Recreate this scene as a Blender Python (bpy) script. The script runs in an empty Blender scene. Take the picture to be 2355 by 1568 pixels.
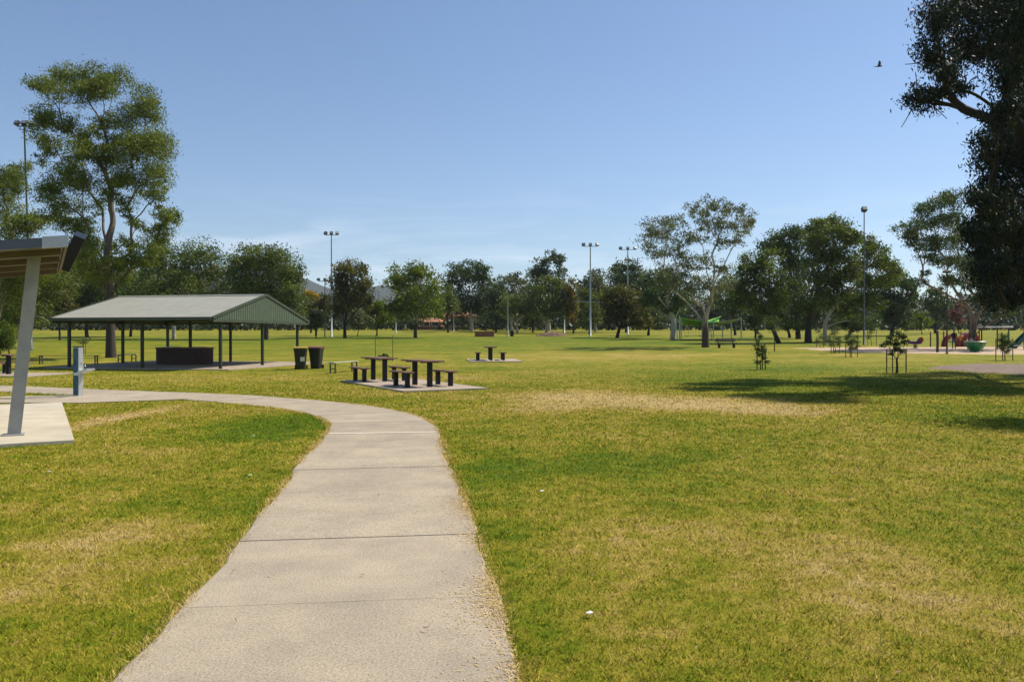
import bpy, math, random
import numpy as np
from mathutils import Vector, Matrix

S = bpy.context.scene
COL = S.collection
R = math.radians

# ------------------------------------------------------------------ camera, sky, sun, exposure
CAMZ, F, CX, HY = 1.6, 1824.4, 1177.0, 776.8      # eye height; focal length and horizon in units of a 2354 wide frame
cam = bpy.data.cameras.new('camera'); cam.sensor_width = 36.0; cam.lens = 36.0*F/2354.0
cam.clip_start = 0.05; cam.clip_end = 12000
camo = bpy.data.objects.new('camera', cam); COL.objects.link(camo)
camo.location = (0, 0, CAMZ); camo.rotation_euler = (R(90) - math.atan((784-HY)/F), 0, 0)
S.camera = camo

SUN_EL, SUN_AZ = R(50), R(64)                      # azimuth measured from the view axis (+Y) towards +X
W = bpy.data.worlds.new('World'); S.world = W; W.use_nodes = True
wn, wl = W.node_tree.nodes, W.node_tree.links
bg = wn['Background']; bg.inputs['Strength'].default_value = 0.113
sky = wn.new('ShaderNodeTexSky'); sky.sky_type = 'NISHITA'; sky.sun_disc = False
sky.sun_elevation = SUN_EL; sky.sun_rotation = SUN_AZ
sky.altitude = 150; sky.air_density = 1.0; sky.dust_density = 0.25; sky.ozone_density = 4.5
# thin streaks of cirrus low over the trees, part of the sky all the way round
tc = wn.new('ShaderNodeTexCoord'); mp = wn.new('ShaderNodeMapping'); mp.inputs['Scale'].default_value = (2.2, 2.2, 16)
mp.inputs['Location'].default_value = (0.35, 0.0, 0.2)
nz = wn.new('ShaderNodeTexNoise'); nz.inputs['Scale'].default_value = 2.0; nz.inputs['Detail'].default_value = 12; nz.inputs['Roughness'].default_value = 0.58; nz.inputs['Distortion'].default_value = 0.6
rp = wn.new('ShaderNodeMapRange'); rp.inputs[1].default_value = 0.50; rp.inputs[2].default_value = 0.78
sx = wn.new('ShaderNodeSeparateXYZ')
el = wn.new('ShaderNodeMapRange'); el.interpolation_type = 'SMOOTHSTEP'
el.inputs[1].default_value = 0.21; el.inputs[2].default_value = 0.03
mu = wn.new('ShaderNodeMath'); mu.operation = 'MULTIPLY'
mu2 = wn.new('ShaderNodeMath'); mu2.operation = 'MULTIPLY'; mu2.inputs[1].default_value = 0.65
mx = wn.new('ShaderNodeMix'); mx.data_type = 'RGBA'; mx.inputs[7].default_value = (9.2, 9.8, 10.6, 1)
wl.new(tc.outputs['Generated'], mp.inputs['Vector']); wl.new(mp.outputs[0], nz.inputs['Vector'])
wl.new(nz.outputs['Fac'], rp.inputs[0]); wl.new(tc.outputs['Generated'], sx.inputs[0])
wl.new(sx.outputs['Z'], el.inputs[0]); wl.new(rp.outputs[0], mu.inputs[0]); wl.new(el.outputs[0], mu.inputs[1])
wl.new(mu.outputs[0], mu2.inputs[0]); wl.new(mu2.outputs[0], mx.inputs[0])
wl.new(sky.outputs[0], mx.inputs[6]); wl.new(mx.outputs[2], bg.inputs['Color'])

sun = bpy.data.lights.new('sun', 'SUN'); sun.energy = 5.0; sun.angle = R(0.5); sun.color = (1.0, 0.91, 0.76)
suno = bpy.data.objects.new('sun', sun); COL.objects.link(suno)
sd = Vector((math.sin(SUN_AZ)*math.cos(SUN_EL), math.cos(SUN_AZ)*math.cos(SUN_EL), math.sin(SUN_EL)))
suno.rotation_euler = sd.to_track_quat('Z', 'Y').to_euler()
suno.location = sd*60

vs = S.view_settings; vs.view_transform = 'Standard'; vs.look = 'None'; vs.exposure = 0.25; vs.gamma = 1.0
vs.use_curve_mapping = False
S.render.engine = 'CYCLES'
S.cycles.max_bounces = 6; S.cycles.transparent_max_bounces = 4

# ------------------------------------------------------------------ terrain profile and placing helpers
def gz(y):
    y = np.asarray(y, float)
    yy = np.minimum(y, 270.0)
    return 0.023*(np.sqrt((yy-42)**2+144)+(yy-42))/2 - 0.0195
def gzf(y): return float(gz(y))
def depth(py):                                      # depth at which the lawn shows at this height of the frame
    a, b = 1.5, 265.0
    for _ in range(60):
        m = (a+b)/2
        if HY + F*(CAMZ-gzf(m))/m > py: a = m
        else: b = m
    return (a+b)/2
def at(px, d): return (px-CX)/F*d
def ground(px, py):
    d = depth(py); return (at(px, d), d, gzf(d))
def P(px, py, d): return np.array(((px-CX)/F*d, d, CAMZ+(HY-py)/F*d))

# ------------------------------------------------------------------ materials
MATS = {}
def nodes(name):
    m = bpy.data.materials.new(name); m.use_nodes = True
    nt = m.node_tree; return m, nt.nodes, nt.links, nt.nodes['Principled BSDF']
def ramp(n, stops):
    r = n.new('ShaderNodeValToRGB'); e = r.color_ramp.elements
    while len(e) < len(stops): e.new(0.5)
    for i, (p, c) in enumerate(stops): e[i].position = p; e[i].color = (*c, 1)
    return r
def mat(name, c, rough=0.6, metal=0.0, var=0.25, scale=6.0, bump=0.0, bscale=60.0, stretch=(1,1,1), spec=0.4):
    """plain material with two octaves of blotchy wear"""
    m, n, l, b = nodes(name)
    t = n.new('ShaderNodeTexCoord'); mpn = n.new('ShaderNodeMapping'); mpn.inputs['Scale'].default_value = stretch
    l.new(t.outputs['Object'], mpn.inputs[0])
    a = n.new('ShaderNodeTexNoise'); a.inputs['Scale'].default_value = scale; a.inputs['Detail'].default_value = 8
    a.inputs['Roughness'].default_value = 0.65
    l.new(mpn.outputs[0], a.inputs['Vector'])
    c = np.array(c)
    r = ramp(n, [(0.3, tuple(c*(1-var))), (0.7, tuple(np.minimum(c*(1+var), 0.95)))])
    l.new(a.outputs['Fac'], r.inputs[0]); l.new(r.outputs[0], b.inputs['Base Color'])
    b.inputs['Roughness'].default_value = rough; b.inputs['Metallic'].default_value = metal
    b.inputs['Specular IOR Level'].default_value = spec
    if bump:
        a2 = n.new('ShaderNodeTexNoise'); a2.inputs['Scale'].default_value = bscale; a2.inputs['Detail'].default_value = 4
        l.new(mpn.outputs[0], a2.inputs['Vector'])
        bp = n.new('ShaderNodeBump'); bp.inputs['Strength'].default_value = bump; bp.inputs['Distance'].default_value = 0.02
        l.new(a2.outputs['Fac'], bp.inputs['Height']); l.new(bp.outputs[0], b.inputs['Normal'])
    MATS[name] = m; return m

def foliage(name, dark, light, trans=0.3, rough=0.5, spec=0.3):
    m, n, l, b = nodes(name)
    at_ = n.new('ShaderNodeAttribute'); at_.attribute_name = 'tint'
    r = ramp(n, [(0.0, dark), (0.55, tuple((np.array(dark)+np.array(light))/2)), (1.0, light)])
    l.new(at_.outputs['Fac'], r.inputs[0]); l.new(r.outputs[0], b.inputs['Base Color'])
    b.inputs['Roughness'].default_value = rough; b.inputs['Specular IOR Level'].default_value = spec
    tr = n.new('ShaderNodeBsdfTranslucent'); mxs = n.new('ShaderNodeMixShader'); mxs.inputs[0].default_value = trans
    hs = n.new('ShaderNodeHueSaturation'); hs.inputs['Saturation'].default_value = 1.15; hs.inputs['Value'].default_value = 1.25
    l.new(r.outputs[0], hs.inputs['Color']); l.new(hs.outputs[0], tr.inputs['Color'])
    l.new(b.outputs[0], mxs.inputs[1]); l.new(tr.outputs[0], mxs.inputs[2])
    l.new(mxs.outputs[0], n['Material Output'].inputs['Surface'])
    MATS[name] = m; return m
foliage('leaf_olive', (0.036, 0.060, 0.011), (0.185, 0.225, 0.046), 0.36)
foliage('leaf_tall',  (0.046, 0.078, 0.013), (0.235, 0.270, 0.052), 0.40)
foliage('leaf_dark',  (0.020, 0.040, 0.011), (0.110, 0.155, 0.046), 0.32)
foliage('leaf_shaded',  (0.006, 0.011, 0.005), (0.036, 0.050, 0.020), 0.12, spec=0.15)  # backlit shade of the near tree put into its leaf colour
foliage('leaf_grey',  (0.042, 0.058, 0.020), (0.200, 0.225, 0.100), 0.34)
foliage('leaf_brown', (0.036, 0.046, 0.010), (0.180, 0.170, 0.038), 0.34)
foliage('leaf_bright',(0.046, 0.082, 0.010), (0.225, 0.265, 0.040), 0.38)
foliage('leaf_gold',  (0.200, 0.130, 0.012), (0.520, 0.360, 0.020), 0.35)
foliage('leaf_autumn',(0.080, 0.080, 0.014), (0.360, 0.240, 0.030), 0.35)
foliage('leaf_far',   (0.008, 0.014, 0.005), (0.070, 0.098, 0.030), 0.22)
foliage('leaf_pink',  (0.10, 0.045, 0.035), (0.24, 0.12, 0.09))

def bark(name, pale, dark, lo, hi):
    m, n, l, b = nodes(name)
    t = n.new('ShaderNodeTexCoord'); mpn = n.new('ShaderNodeMapping'); mpn.inputs['Scale'].default_value = (3, 3, 0.7)
    l.new(t.outputs['Object'], mpn.inputs[0])
    a = n.new('ShaderNodeTexNoise'); a.inputs['Scale'].default_value = 2.5; a.inputs['Detail'].default_value = 8
    l.new(mpn.outputs[0], a.inputs['Vector'])
    sx_ = n.new('ShaderNodeSeparateXYZ'); l.new(t.outputs['Object'], sx_.inputs[0])
    h = n.new('ShaderNodeMapRange'); h.inputs[1].default_value = lo; h.inputs[2].default_value = hi
    l.new(sx_.outputs['Z'], h.inputs[0])
    ad = n.new('ShaderNodeMath'); ad.operation = 'MULTIPLY_ADD'; ad.inputs[1].default_value = 0.9
    l.new(a.outputs['Fac'], ad.inputs[0]); 
    sb = n.new('ShaderNodeMath'); sb.operation = 'SUBTRACT'; sb.inputs[1].default_value = 0.45
    l.new(h.outputs[0], sb.inputs[0]); l.new(sb.outputs[0], ad.inputs[2])
    r = ramp(n, [(0.25, dark), (0.6, pale), (0.9, tuple(np.array(pale)*1.15))])
    l.new(ad.outputs[0], r.inputs[0]); l.new(r.outputs[0], b.inputs['Base Color']); b.inputs['Roughness'].default_value = 0.85
    w = n.new('ShaderNodeTexNoise'); w.inputs['Scale'].default_value = 9; w.inputs['Detail'].default_value = 5
    l.new(mpn.outputs[0], w.inputs['Vector'])
    bp = n.new('ShaderNodeBump'); bp.inputs['Strength'].default_value = 0.6; bp.inputs['Distance'].default_value = 0.05
    l.new(w.outputs['Fac'], bp.inputs['Height']); l.new(bp.outputs[0], b.inputs['Normal'])
    MATS[name] = m
bark('bark_gum', (0.40, 0.34, 0.27), (0.075, 0.052, 0.038), 1.0, 4.0)      # rough dark stocking, pale upper limbs
bark('bark_pale', (0.42, 0.36, 0.28), (0.16, 0.12, 0.09), -2.0, 2.0)
bark('bark_dark', (0.075, 0.058, 0.044), (0.030, 0.022, 0.018), 0.0, 8.0)
bark('bark_brown', (0.26, 0.19, 0.13), (0.075, 0.052, 0.038), 0.0, 5.0)
bark('bark_shaded', (0.022, 0.017, 0.014), (0.010, 0.008, 0.007), 0.0, 8.0)  # bark colour darkened to keep the near tree's limbs in silhouette
bark('bark_grey', (0.150, 0.122, 0.095), (0.045, 0.033, 0.025), 2.0, 9.0)

# lawn: dryness comes from an attribute (worn and green patches of this park) plus noise
def grass_mat(name, blade):
    m, n, l, b = nodes(name)
    t = n.new('ShaderNodeTexCoord')
    def noise(sc, det=5, rough=0.6, stretch=None):
        a = n.new('ShaderNodeTexNoise'); a.inputs['Scale'].default_value = sc; a.inputs['Detail'].default_value = det
        a.inputs['Roughness'].default_value = rough
        if stretch:
            q = n.new('ShaderNodeMapping'); q.inputs['Scale'].default_value = stretch
            l.new(t.outputs['Object'], q.inputs[0]); l.new(q.outputs[0], a.inputs['Vector'])
        else: l.new(t.outputs['Object'], a.inputs['Vector'])
        return a.outputs['Fac']
    def math_(op, x, y):
        k = n.new('ShaderNodeMath'); k.operation = op
        for i, v in enumerate((x, y)):
            if isinstance(v, (int, float)): k.inputs[i].default_value = v
            else: l.new(v, k.inputs[i])
        return k.outputs[0]
    at_ = n.new('ShaderNodeAttribute'); at_.attribute_name = 'dry'
    big = math_('MULTIPLY', math_('SUBTRACT', noise(0.22, 4), 0.5), 1.1)
    mid = math_('ADD', math_('MULTIPLY', math_('SUBTRACT', noise(1.3, 5, 0.65), 0.5), 1.25), math_('MULTIPLY', math_('SUBTRACT', noise(4.0, 3, 0.6), 0.5), 0.8))
    fine = math_('MULTIPLY', math_('SUBTRACT', noise(9.0, 4, 0.7), 0.5), 0.8)
    tot = math_('ADD', math_('ADD', at_.outputs['Fac'], big), math_('ADD', mid, fine))
    if blade:
        ti = n.new('ShaderNodeAttribute'); ti.attribute_name = 'tint'
        tot = math_('ADD', tot, math_('MULTIPLY', math_('SUBTRACT', ti.outputs['Fac'], 0.5), 0.55))
    r = ramp(n, [(0.0, (0.105, 0.170, 0.006)), (0.28, (0.200, 0.225, 0.011)), (0.50, (0.300, 0.268, 0.024)),
                 (0.74, (0.410, 0.315, 0.062)), (1.0, (0.520, 0.385, 0.150))])
    l.new(tot, r.inputs[0])
    col = r.outputs[0]
    hs = n.new('ShaderNodeHueSaturation'); l.new(col, hs.inputs['Color'])
    vfac = n.new('ShaderNodeMapRange'); vfac.inputs[1].default_value = 0.3; vfac.inputs[2].default_value = 0.7
    if blade:
        l.new(ti.outputs['Fac'], vfac.inputs[0]); vfac.inputs[1].default_value = 0; vfac.inputs[2].default_value = 1
        vfac.inputs[3].default_value = 0.80; vfac.inputs[4].default_value = 1.50
    else:
        l.new(noise(30, 4, 0.75), vfac.inputs[0]); vfac.inputs[3].default_value = 0.62; vfac.inputs[4].default_value = 0.98
    l.new(vfac.outputs[0], hs.inputs['Value']); l.new(hs.outputs[0], b.inputs['Base Color'])
    b.inputs['Roughness'].default_value = 0.9; b.inputs['Specular IOR Level'].default_value = 0.12
    if blade:
        tr = n.new('ShaderNodeBsdfTranslucent'); l.new(hs.outputs[0], tr.inputs['Color'])
        up = n.new('ShaderNodeCombineXYZ'); up.inputs[2].default_value = 1.0
        gm = n.new('ShaderNodeNewGeometry'); vm = n.new('ShaderNodeMix'); vm.data_type = 'VECTOR'; vm.inputs[0].default_value = 0.75
        l.new(gm.outputs['Normal'], vm.inputs[4]); l.new(up.outputs[0], vm.inputs[5]); l.new(vm.outputs[1], b.inputs['Normal'])
        ms = n.new('ShaderNodeMixShader'); ms.inputs[0].default_value = 0.2
        l.new(b.outputs[0], ms.inputs[1]); l.new(tr.outputs[0], ms.inputs[2]); l.new(ms.outputs[0], n['Material Output'].inputs['Surface'])
    else:
        bp = n.new('ShaderNodeBump'); bp.inputs['Strength'].default_value = 0.55; bp.inputs['Distance'].default_value = 0.05
        l.new(noise(22, 6, 0.7), bp.inputs['Height']); l.new(bp.outputs[0], b.inputs['Normal'])
    MATS[name] = m
grass_mat('lawn', False); grass_mat('blade', True)

def concrete(name, base, dark, speck=0.3):
    m, n, l, b = nodes(name)
    t = n.new('ShaderNodeTexCoord')
    a = n.new('ShaderNodeTexNoise'); a.inputs['Scale'].default_value = 1.5; a.inputs['Detail'].default_value = 9; a.inputs['Roughness'].default_value = 0.6
    f = n.new('ShaderNodeTexNoise'); f.inputs['Scale'].default_value = 75; f.inputs['Detail'].default_value = 3; f.inputs['Roughness'].default_value = 0.8
    for q in (a, f): l.new(t.outputs['Object'], q.inputs['Vector'])
    r = ramp(n, [(0.33, dark), (0.62, base)]); l.new(a.outputs['Fac'], r.inputs[0])
    r2 = ramp(n, [(0.34, (1-speck,)*3), (0.5, (1, 1, 1)), (0.66, (1+speck*0.6,)*3)]); l.new(f.outputs['Fac'], r2.inputs[0])
    x = n.new('ShaderNodeMix'); x.data_type = 'RGBA'; x.blend_type = 'MULTIPLY'; x.inputs[0].default_value = 1
    oi = n.new('ShaderNodeObjectInfo'); hv = n.new('ShaderNodeHueSaturation')
    mr = n.new('ShaderNodeMapRange'); mr.inputs[3].default_value = 0.93; mr.inputs[4].default_value = 1.06
    l.new(oi.outputs['Random'], mr.inputs[0]); l.new(mr.outputs[0], hv.inputs['Value'])
    l.new(r.outputs[0], x.inputs[6]); l.new(r2.outputs[0], x.inputs[7]); l.new(x.outputs[2], hv.inputs['Color'])
    l.new(hv.outputs[0], b.inputs['Base Color']); b.inputs['Roughness'].default_value = 0.9; b.inputs['Specular IOR Level'].default_value = 0.2
    bp = n.new('ShaderNodeBump'); bp.inputs['Strength'].default_value = 0.35; bp.inputs['Distance'].default_value = 0.01
    l.new(f.outputs['Fac'], bp.inputs['Height']); l.new(bp.outputs[0], b.inputs['Normal'])
    MATS[name] = m
concrete('path_concrete', (0.440, 0.368, 0.268), (0.335, 0.285, 0.215), 0.42)
concrete('pad_concrete', (0.430, 0.355, 0.270), (0.32, 0.265, 0.205), 0.2)
concrete('cream_concrete', (0.58, 0.52, 0.40), (0.47, 0.42, 0.32), 0.12)
concrete('sand', (0.52, 0.39, 0.27), (0.42, 0.30, 0.20), 0.3)
concrete('mulch', (0.27, 0.20, 0.16), (0.14, 0.10, 0.08), 0.55)

mat('roof_sheet', (0.29, 0.29, 0.245), 0.45, 0.1, 0.10, 1.5)
mat('green_clad', (0.085, 0.115, 0.076), 0.5, 0, 0.18, 3)
mat('green_post', (0.022, 0.036, 0.018), 0.5, 0, 0.2, 5)
mat('gutter_green', (0.05, 0.065, 0.04), 0.5, 0, 0.2, 4)
mat('timber_slat', (0.20, 0.105, 0.075), 0.7, 0, 0.35, 3, 0.3, 30, (1, 8, 8))
mat('black_steel', (0.006, 0.005, 0.006), 0.6, 0, 0.3, 8)
mat('grey_steel', (0.33, 0.345, 0.35), 0.45, 0.3, 0.12, 4)
mat('post_grey', (0.30, 0.30, 0.285), 0.55, 0.0, 0.15, 3)
mat('galvanised', (0.36, 0.42, 0.43), 0.5, 0.3, 0.15, 2)
mat('lamp_dark', (0.05, 0.055, 0.06), 0.4, 0.2, 0.2, 4)
mat('pale_seat', (0.42, 0.40, 0.27), 0.55, 0, 0.15, 5)
mat('bench_frame', (0.055, 0.06, 0.045), 0.5, 0, 0.2, 5)
mat('bin_green', (0.013, 0.018, 0.012), 0.5, 0, 0.2, 5)
mat('lid_yellow', (0.40, 0.27, 0.02), 0.5, 0, 0.15, 5)
mat('lid_red', (0.19, 0.06, 0.045), 0.5, 0, 0.2, 5)
mat('label_white', (0.62, 0.60, 0.48), 0.6, 0, 0.25, 30)
mat('soffit', (0.12, 0.098, 0.062), 0.6, 0, 0.2, 3)
mat('fascia_grey', (0.075, 0.09, 0.11), 0.4, 0.2, 0.15, 3)
mat('fascia_pale', (0.36, 0.38, 0.43), 0.4, 0.1, 0.08, 3)
mat('panel_black', (0.006, 0.006, 0.008), 0.35, 0, 0.2, 5)
mat('stainless', (0.55, 0.56, 0.57), 0.35, 0.7, 0.1, 8)
mat('stake', (0.20, 0.15, 0.10), 0.8, 0, 0.3, 10)
mat('stake_dark', (0.055, 0.040, 0.028), 0.8, 0, 0.3, 10)
mat('wire', (0.12, 0.11, 0.09), 0.6, 0.3, 0.2, 10)
mat('sail_green', (0.20, 0.50, 0.02), 0.7, 0, 0.08, 3)
mat('sail_pale', (0.42, 0.55, 0.38), 0.7, 0, 0.08, 3)
mat('play_green', (0.015, 0.16, 0.055), 0.3, 0, 0.15, 4)
mat('play_red', (0.22, 0.016, 0.012), 0.4, 0, 0.2, 4)
mat('play_orange', (0.50, 0.20, 0.03), 0.4, 0, 0.2, 4)
mat('play_purple', (0.07, 0.02, 0.09), 0.4, 0, 0.2, 4)
mat('play_teal', (0.02, 0.085, 0.08), 0.35, 0, 0.15, 4)
mat('white_paint', (0.74, 0.74, 0.70), 0.5, 0, 0.06, 4)
mat('hill', (0.026, 0.036, 0.022), 0.95, 0, 0.35, 0.01)
mat('roof_tile', (0.42, 0.19, 0.10), 0.8, 0, 0.2, 2)
mat('brick_wall', (0.27, 0.12, 0.075), 0.85, 0, 0.3, 3)
mat('glass_dark', (0.02, 0.025, 0.03), 0.1, 0, 0.2, 1)
mat('soil', (0.16, 0.10, 0.065), 0.95, 0, 0.4, 4, 0.8, 8)
mat('straw', (0.56, 0.40, 0.18), 0.9, 0, 0.25, 20)
mat('feather', (0.75, 0.73, 0.66), 0.8, 0, 0.1, 20)
mat('bird_dark', (0.03, 0.028, 0.028), 0.7, 0, 0.2, 20)
mat('skin', (0.42, 0.25, 0.17), 0.6, 0, 0.05, 10)
mat('shirt', (0.022, 0.013, 0.016), 0.85, 0, 0.2, 10)
mat('jeans', (0.085, 0.10, 0.115), 0.85, 0, 0.2, 10)
mat('hair', (0.018, 0.012, 0.009), 0.7, 0, 0.2, 10)
mat('pink_shirt', (0.55, 0.32, 0.33), 0.85, 0, 0.1, 10)
mat('filler', (0.66, 0.58, 0.46), 0.9, 0, 0.1, 10)

# brick and painted-panel materials
def brick_mat():
    m, n, l, b = nodes('bbq_brick')
    t = n.new('ShaderNodeTexCoord'); br = n.new('ShaderNodeTexBrick')
    br.inputs['Scale'].default_value = 1.0; br.inputs['Brick Width'].default_value = 0.24; br.inputs['Row Height'].default_value = 0.086
    br.inputs['Mortar Size'].default_value = 0.008
    br.inputs['Color1'].default_value = (0.075, 0.036, 0.026, 1); br.inputs['Color2'].default_value = (0.05, 0.026, 0.020, 1)
    br.inputs['Mortar'].default_value = (0.08, 0.068, 0.058, 1)
    s = n.new('ShaderNodeSeparateXYZ'); c = n.new('ShaderNodeCombineXYZ'); a = n.new('ShaderNodeMath')
    l.new(t.outputs['Object'], s.inputs[0]); l.new(s.outputs['X'], a.inputs[0]); l.new(s.outputs['Y'], a.inputs[1])
    l.new(a.outputs[0], c.inputs[0]); l.new(s.outputs['Z'], c.inputs[1]); l.new(c.outputs[0], br.inputs['Vector'])
    l.new(br.outputs['Color'], b.inputs['Base Color']); b.inputs['Roughness'].default_value = 0.85
    MATS['bbq_brick'] = m
brick_mat()
def mural_mat():
    m, n, l, b = nodes('mural')
    t = n.new('ShaderNodeTexCoord'); mpn = n.new('ShaderNodeMapping'); mpn.inputs['Scale'].default_value = (6, 6, 2.2)
    a = n.new('ShaderNodeTexNoise'); a.inputs['Scale'].default_value = 1.4; a.inputs['Detail'].default_value = 3; a.inputs['Distortion'].default_value = 1.0
    l.new(t.outputs['Object'], mpn.inputs[0]); l.new(mpn.outputs[0], a.inputs['Vector'])
    r = ramp(n, [(0.30, (0.010, 0.018, 0.035)), (0.44, (0.014, 0.05, 0.11)), (0.54, (0.03, 0.11, 0.18)), (0.62, (0.02, 0.07, 0.07)), (0.74, (0.05, 0.04, 0.025))])
    l.new(a.outputs['Fac'], r.inputs[0]); l.new(r.outputs[0], b.inputs['Base Color']); b.inputs['Roughness'].default_value = 0.4
    MATS['mural'] = m
mural_mat()

# ------------------------------------------------------------------ object helpers
def tag(o, label=None, cat=None, group=None, kind=None):
    if label: o['label'] = label
    if cat: o['category'] = cat
    if group: o['group'] = group
    if kind: o['kind'] = kind
    return o
def thing(name, label, cat, loc=(0,0,0), rz=0.0, group=None):
    o = bpy.data.objects.new(name, None); COL.objects.link(o); o.empty_display_size = 0.3
    o.location = loc; o.rotation_euler = (0, 0, rz)
    return tag(o, label, cat, group)
def mesh_np(name, V, Fc, m, parent=None, attrs=None, smooth=False, loc=None):
    """V (n,3), Fc (k,q) uniform polygons"""
    V = np.ascontiguousarray(V, np.float32); Fc = np.ascontiguousarray(Fc, np.int32)
    me = bpy.data.meshes.new(name); k, q = Fc.shape
    me.vertices.add(len(V)); me.vertices.foreach_set('co', V.ravel())
    me.loops.add(k*q); me.loops.foreach_set('vertex_index', Fc.ravel())
    me.polygons.add(k); me.polygons.foreach_set('loop_start', np.arange(0, k*q, q, dtype=np.int32))
    if smooth: me.polygons.foreach_set('use_smooth', np.ones(k, bool))
    for an, av in (attrs or {}).items():
        a = me.attributes.new(an, 'FLOAT', 'POINT'); a.data.foreach_set('value', np.ascontiguousarray(av, np.float32))
    me.update(calc_edges=True); me.materials.append(MATS[m])
    o = bpy.data.objects.new(name, me); COL.objects.link(o)
    if parent: o.parent = parent
    if loc is not None: o.location = loc
    return o

class MB:
    def __init__(s): s.v, s.f = [], []
    def add(s, v, f):
        b = len(s.v); s.v += [tuple(map(float, q)) for q in v]; s.f += [tuple(b+i for i in q) for q in f]; return s
    def box(s, c, d, rz=0.0, M=None, bev=0.0):
        x, y, z = d[0]/2, d[1]/2, d[2]/2
        if bev > 0:                                             # chamfered vertical and top edges
            e = bev; v = []
            for zz, ins in ((-z, 0), (z-e, 0), (z, e)):
                for sx_, sy_, ax, ay in ((-1,-1,1,0),(1,-1,-1,0),(1,-1,0,1),(1,1,0,-1),(1,1,-1,0),(-1,1,1,0),(-1,1,0,-1),(-1,-1,0,1)):
                    v.append((sx_*(x-ins)+ax*e*0.8, sy_*(y-ins)+ay*e*0.8, zz))
            f = [tuple(range(7,-1,-1)), tuple(range(16,24))]
            for k in range(2):
                for i in range(8): j = (i+1) % 8; f.append((k*8+i, k*8+j, k*8+8+j, k*8+8+i))
        else:
            v = [(a*x, b*y, g*z) for g in (-1, 1) for a, b in ((-1,-1),(1,-1),(1,1),(-1,1))]
            f = [(3,2,1,0),(4,5,6,7),(0,1,5,4),(1,2,6,5),(2,3,7,6),(3,0,4,7)]
        M = M or (Matrix.Translation(c) @ Matrix.Rotation(rz, 4, 'Z'))
        return s.add([M @ Vector(q) for q in v], f)
    def bar(s, a, b, w, h=None, up=(0,0,1)):
        a, b = Vector(a), Vector(b); h = h or w; z = (b-a); L = z.length; z.normalize()
        u = Vector(up)
        if abs(z.dot(u)) > 0.98: u = Vector((0,1,0))
        x = u.cross(z).normalized(); y = z.cross(x)
        M = Matrix((x, y, z)).transposed().to_4x4(); M.translation = (a+b)/2
        return s.box(None, (w, h, L), M=M)
    def tube(s, pts, rad, n=8, cap=True):
        pts = [Vector(p) for p in pts]; rad = rad if hasattr(rad, '__len__') else [rad]*len(pts)
        v, f = [], []
        for i, p in enumerate(pts):
            t = (pts[min(i+1, len(pts)-1)]-pts[max(i-1, 0)]).normalized()
            u = Vector((1,0,0)) if abs(t.x) < 0.9 else Vector((0,1,0))
            x = t.cross(u).normalized(); y = t.cross(x)
            for k in range(n):
                a = 2*math.pi*k/n; v.append(p + x*(rad[i]*math.cos(a)) + y*(rad[i]*math.sin(a)))
        for i in range(len(pts)-1):
            for k in range(n): j = (k+1) % n; f.append((i*n+k, i*n+j, i*n+n+j, i*n+n+k))
        if cap: f.append(tuple(range(n))); f.append(tuple(range((len(pts)-1)*n+n-1, (len(pts)-1)*n-1, -1)))
        return s.add(v, f)
    def lathe(s, prof, n=16, c=(0,0,0), sx_=1.0, sy_=1.0, caps=True):
        v, f = [], []
        for r, z in prof:
            for k in range(n): a = 2*math.pi*k/n; v.append((c[0]+r*sx_*math.cos(a), c[1]+r*sy_*math.sin(a), c[2]+z))
        for i in range(len(prof)-1):
            for k in range(n): j = (k+1) % n; f.append((i*n+k, i*n+j, i*n+n+j, i*n+n+k))
        if caps: f.append(tuple(range(n-1, -1, -1))); f.append(tuple(range((len(prof)-1)*n, len(prof)*n)))
        return s.add(v, f)
    def prism(s, poly, z0, z1):
        n = len(poly); v = [(x, y, z0) for x, y in poly]+[(x, y, z1) for x, y in poly]
        f = [tuple(range(n-1, -1, -1)), tuple(range(n, 2*n))]+[(i, (i+1) % n, n+(i+1) % n, n+i) for i in range(n)]
        return s.add(v, f)
    def extrude(s, pts, off):                                   # planar 3d polygon pushed along off
        n = len(pts); o = Vector(off); v = [Vector(p) for p in pts]+[Vector(p)+o for p in pts]
        f = [tuple(range(n-1, -1, -1)), tuple(range(n, 2*n))]+[(i, (i+1) % n, n+(i+1) % n, n+i) for i in range(n)]
        return s.add(v, f)
    def build(s, name, m, parent=None, loc=None, smooth=False, rz=0.0):
        me = bpy.data.meshes.new(name); me.from_pydata(s.v, [], s.f); me.update()
        if smooth: me.polygons.foreach_set('use_smooth', np.ones(len(me.polygons), bool))
        me.materials.append(MATS[m]); o = bpy.data.objects.new(name, me); COL.objects.link(o)
        if parent: o.parent = parent
        if loc is not None: o.location = loc
        if rz: o.rotation_euler = (0, 0, rz)
        return o
def shared(o, parent, loc, rz=0.0, scale=None):                 # another piece on the same mesh data
    c = bpy.data.objects.new(o.name.split('.')[0], o.data); COL.objects.link(c); c.parent = parent; c.location = loc
    c.rotation_euler = (0, 0, rz)
    if scale: c.scale = scale
    return c
def copy_tree(o, parent=None):
    c = o.copy(); COL.objects.link(c); c.parent = parent
    for ch in list(o.children): copy_tree(ch, c)
    return c
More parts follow.
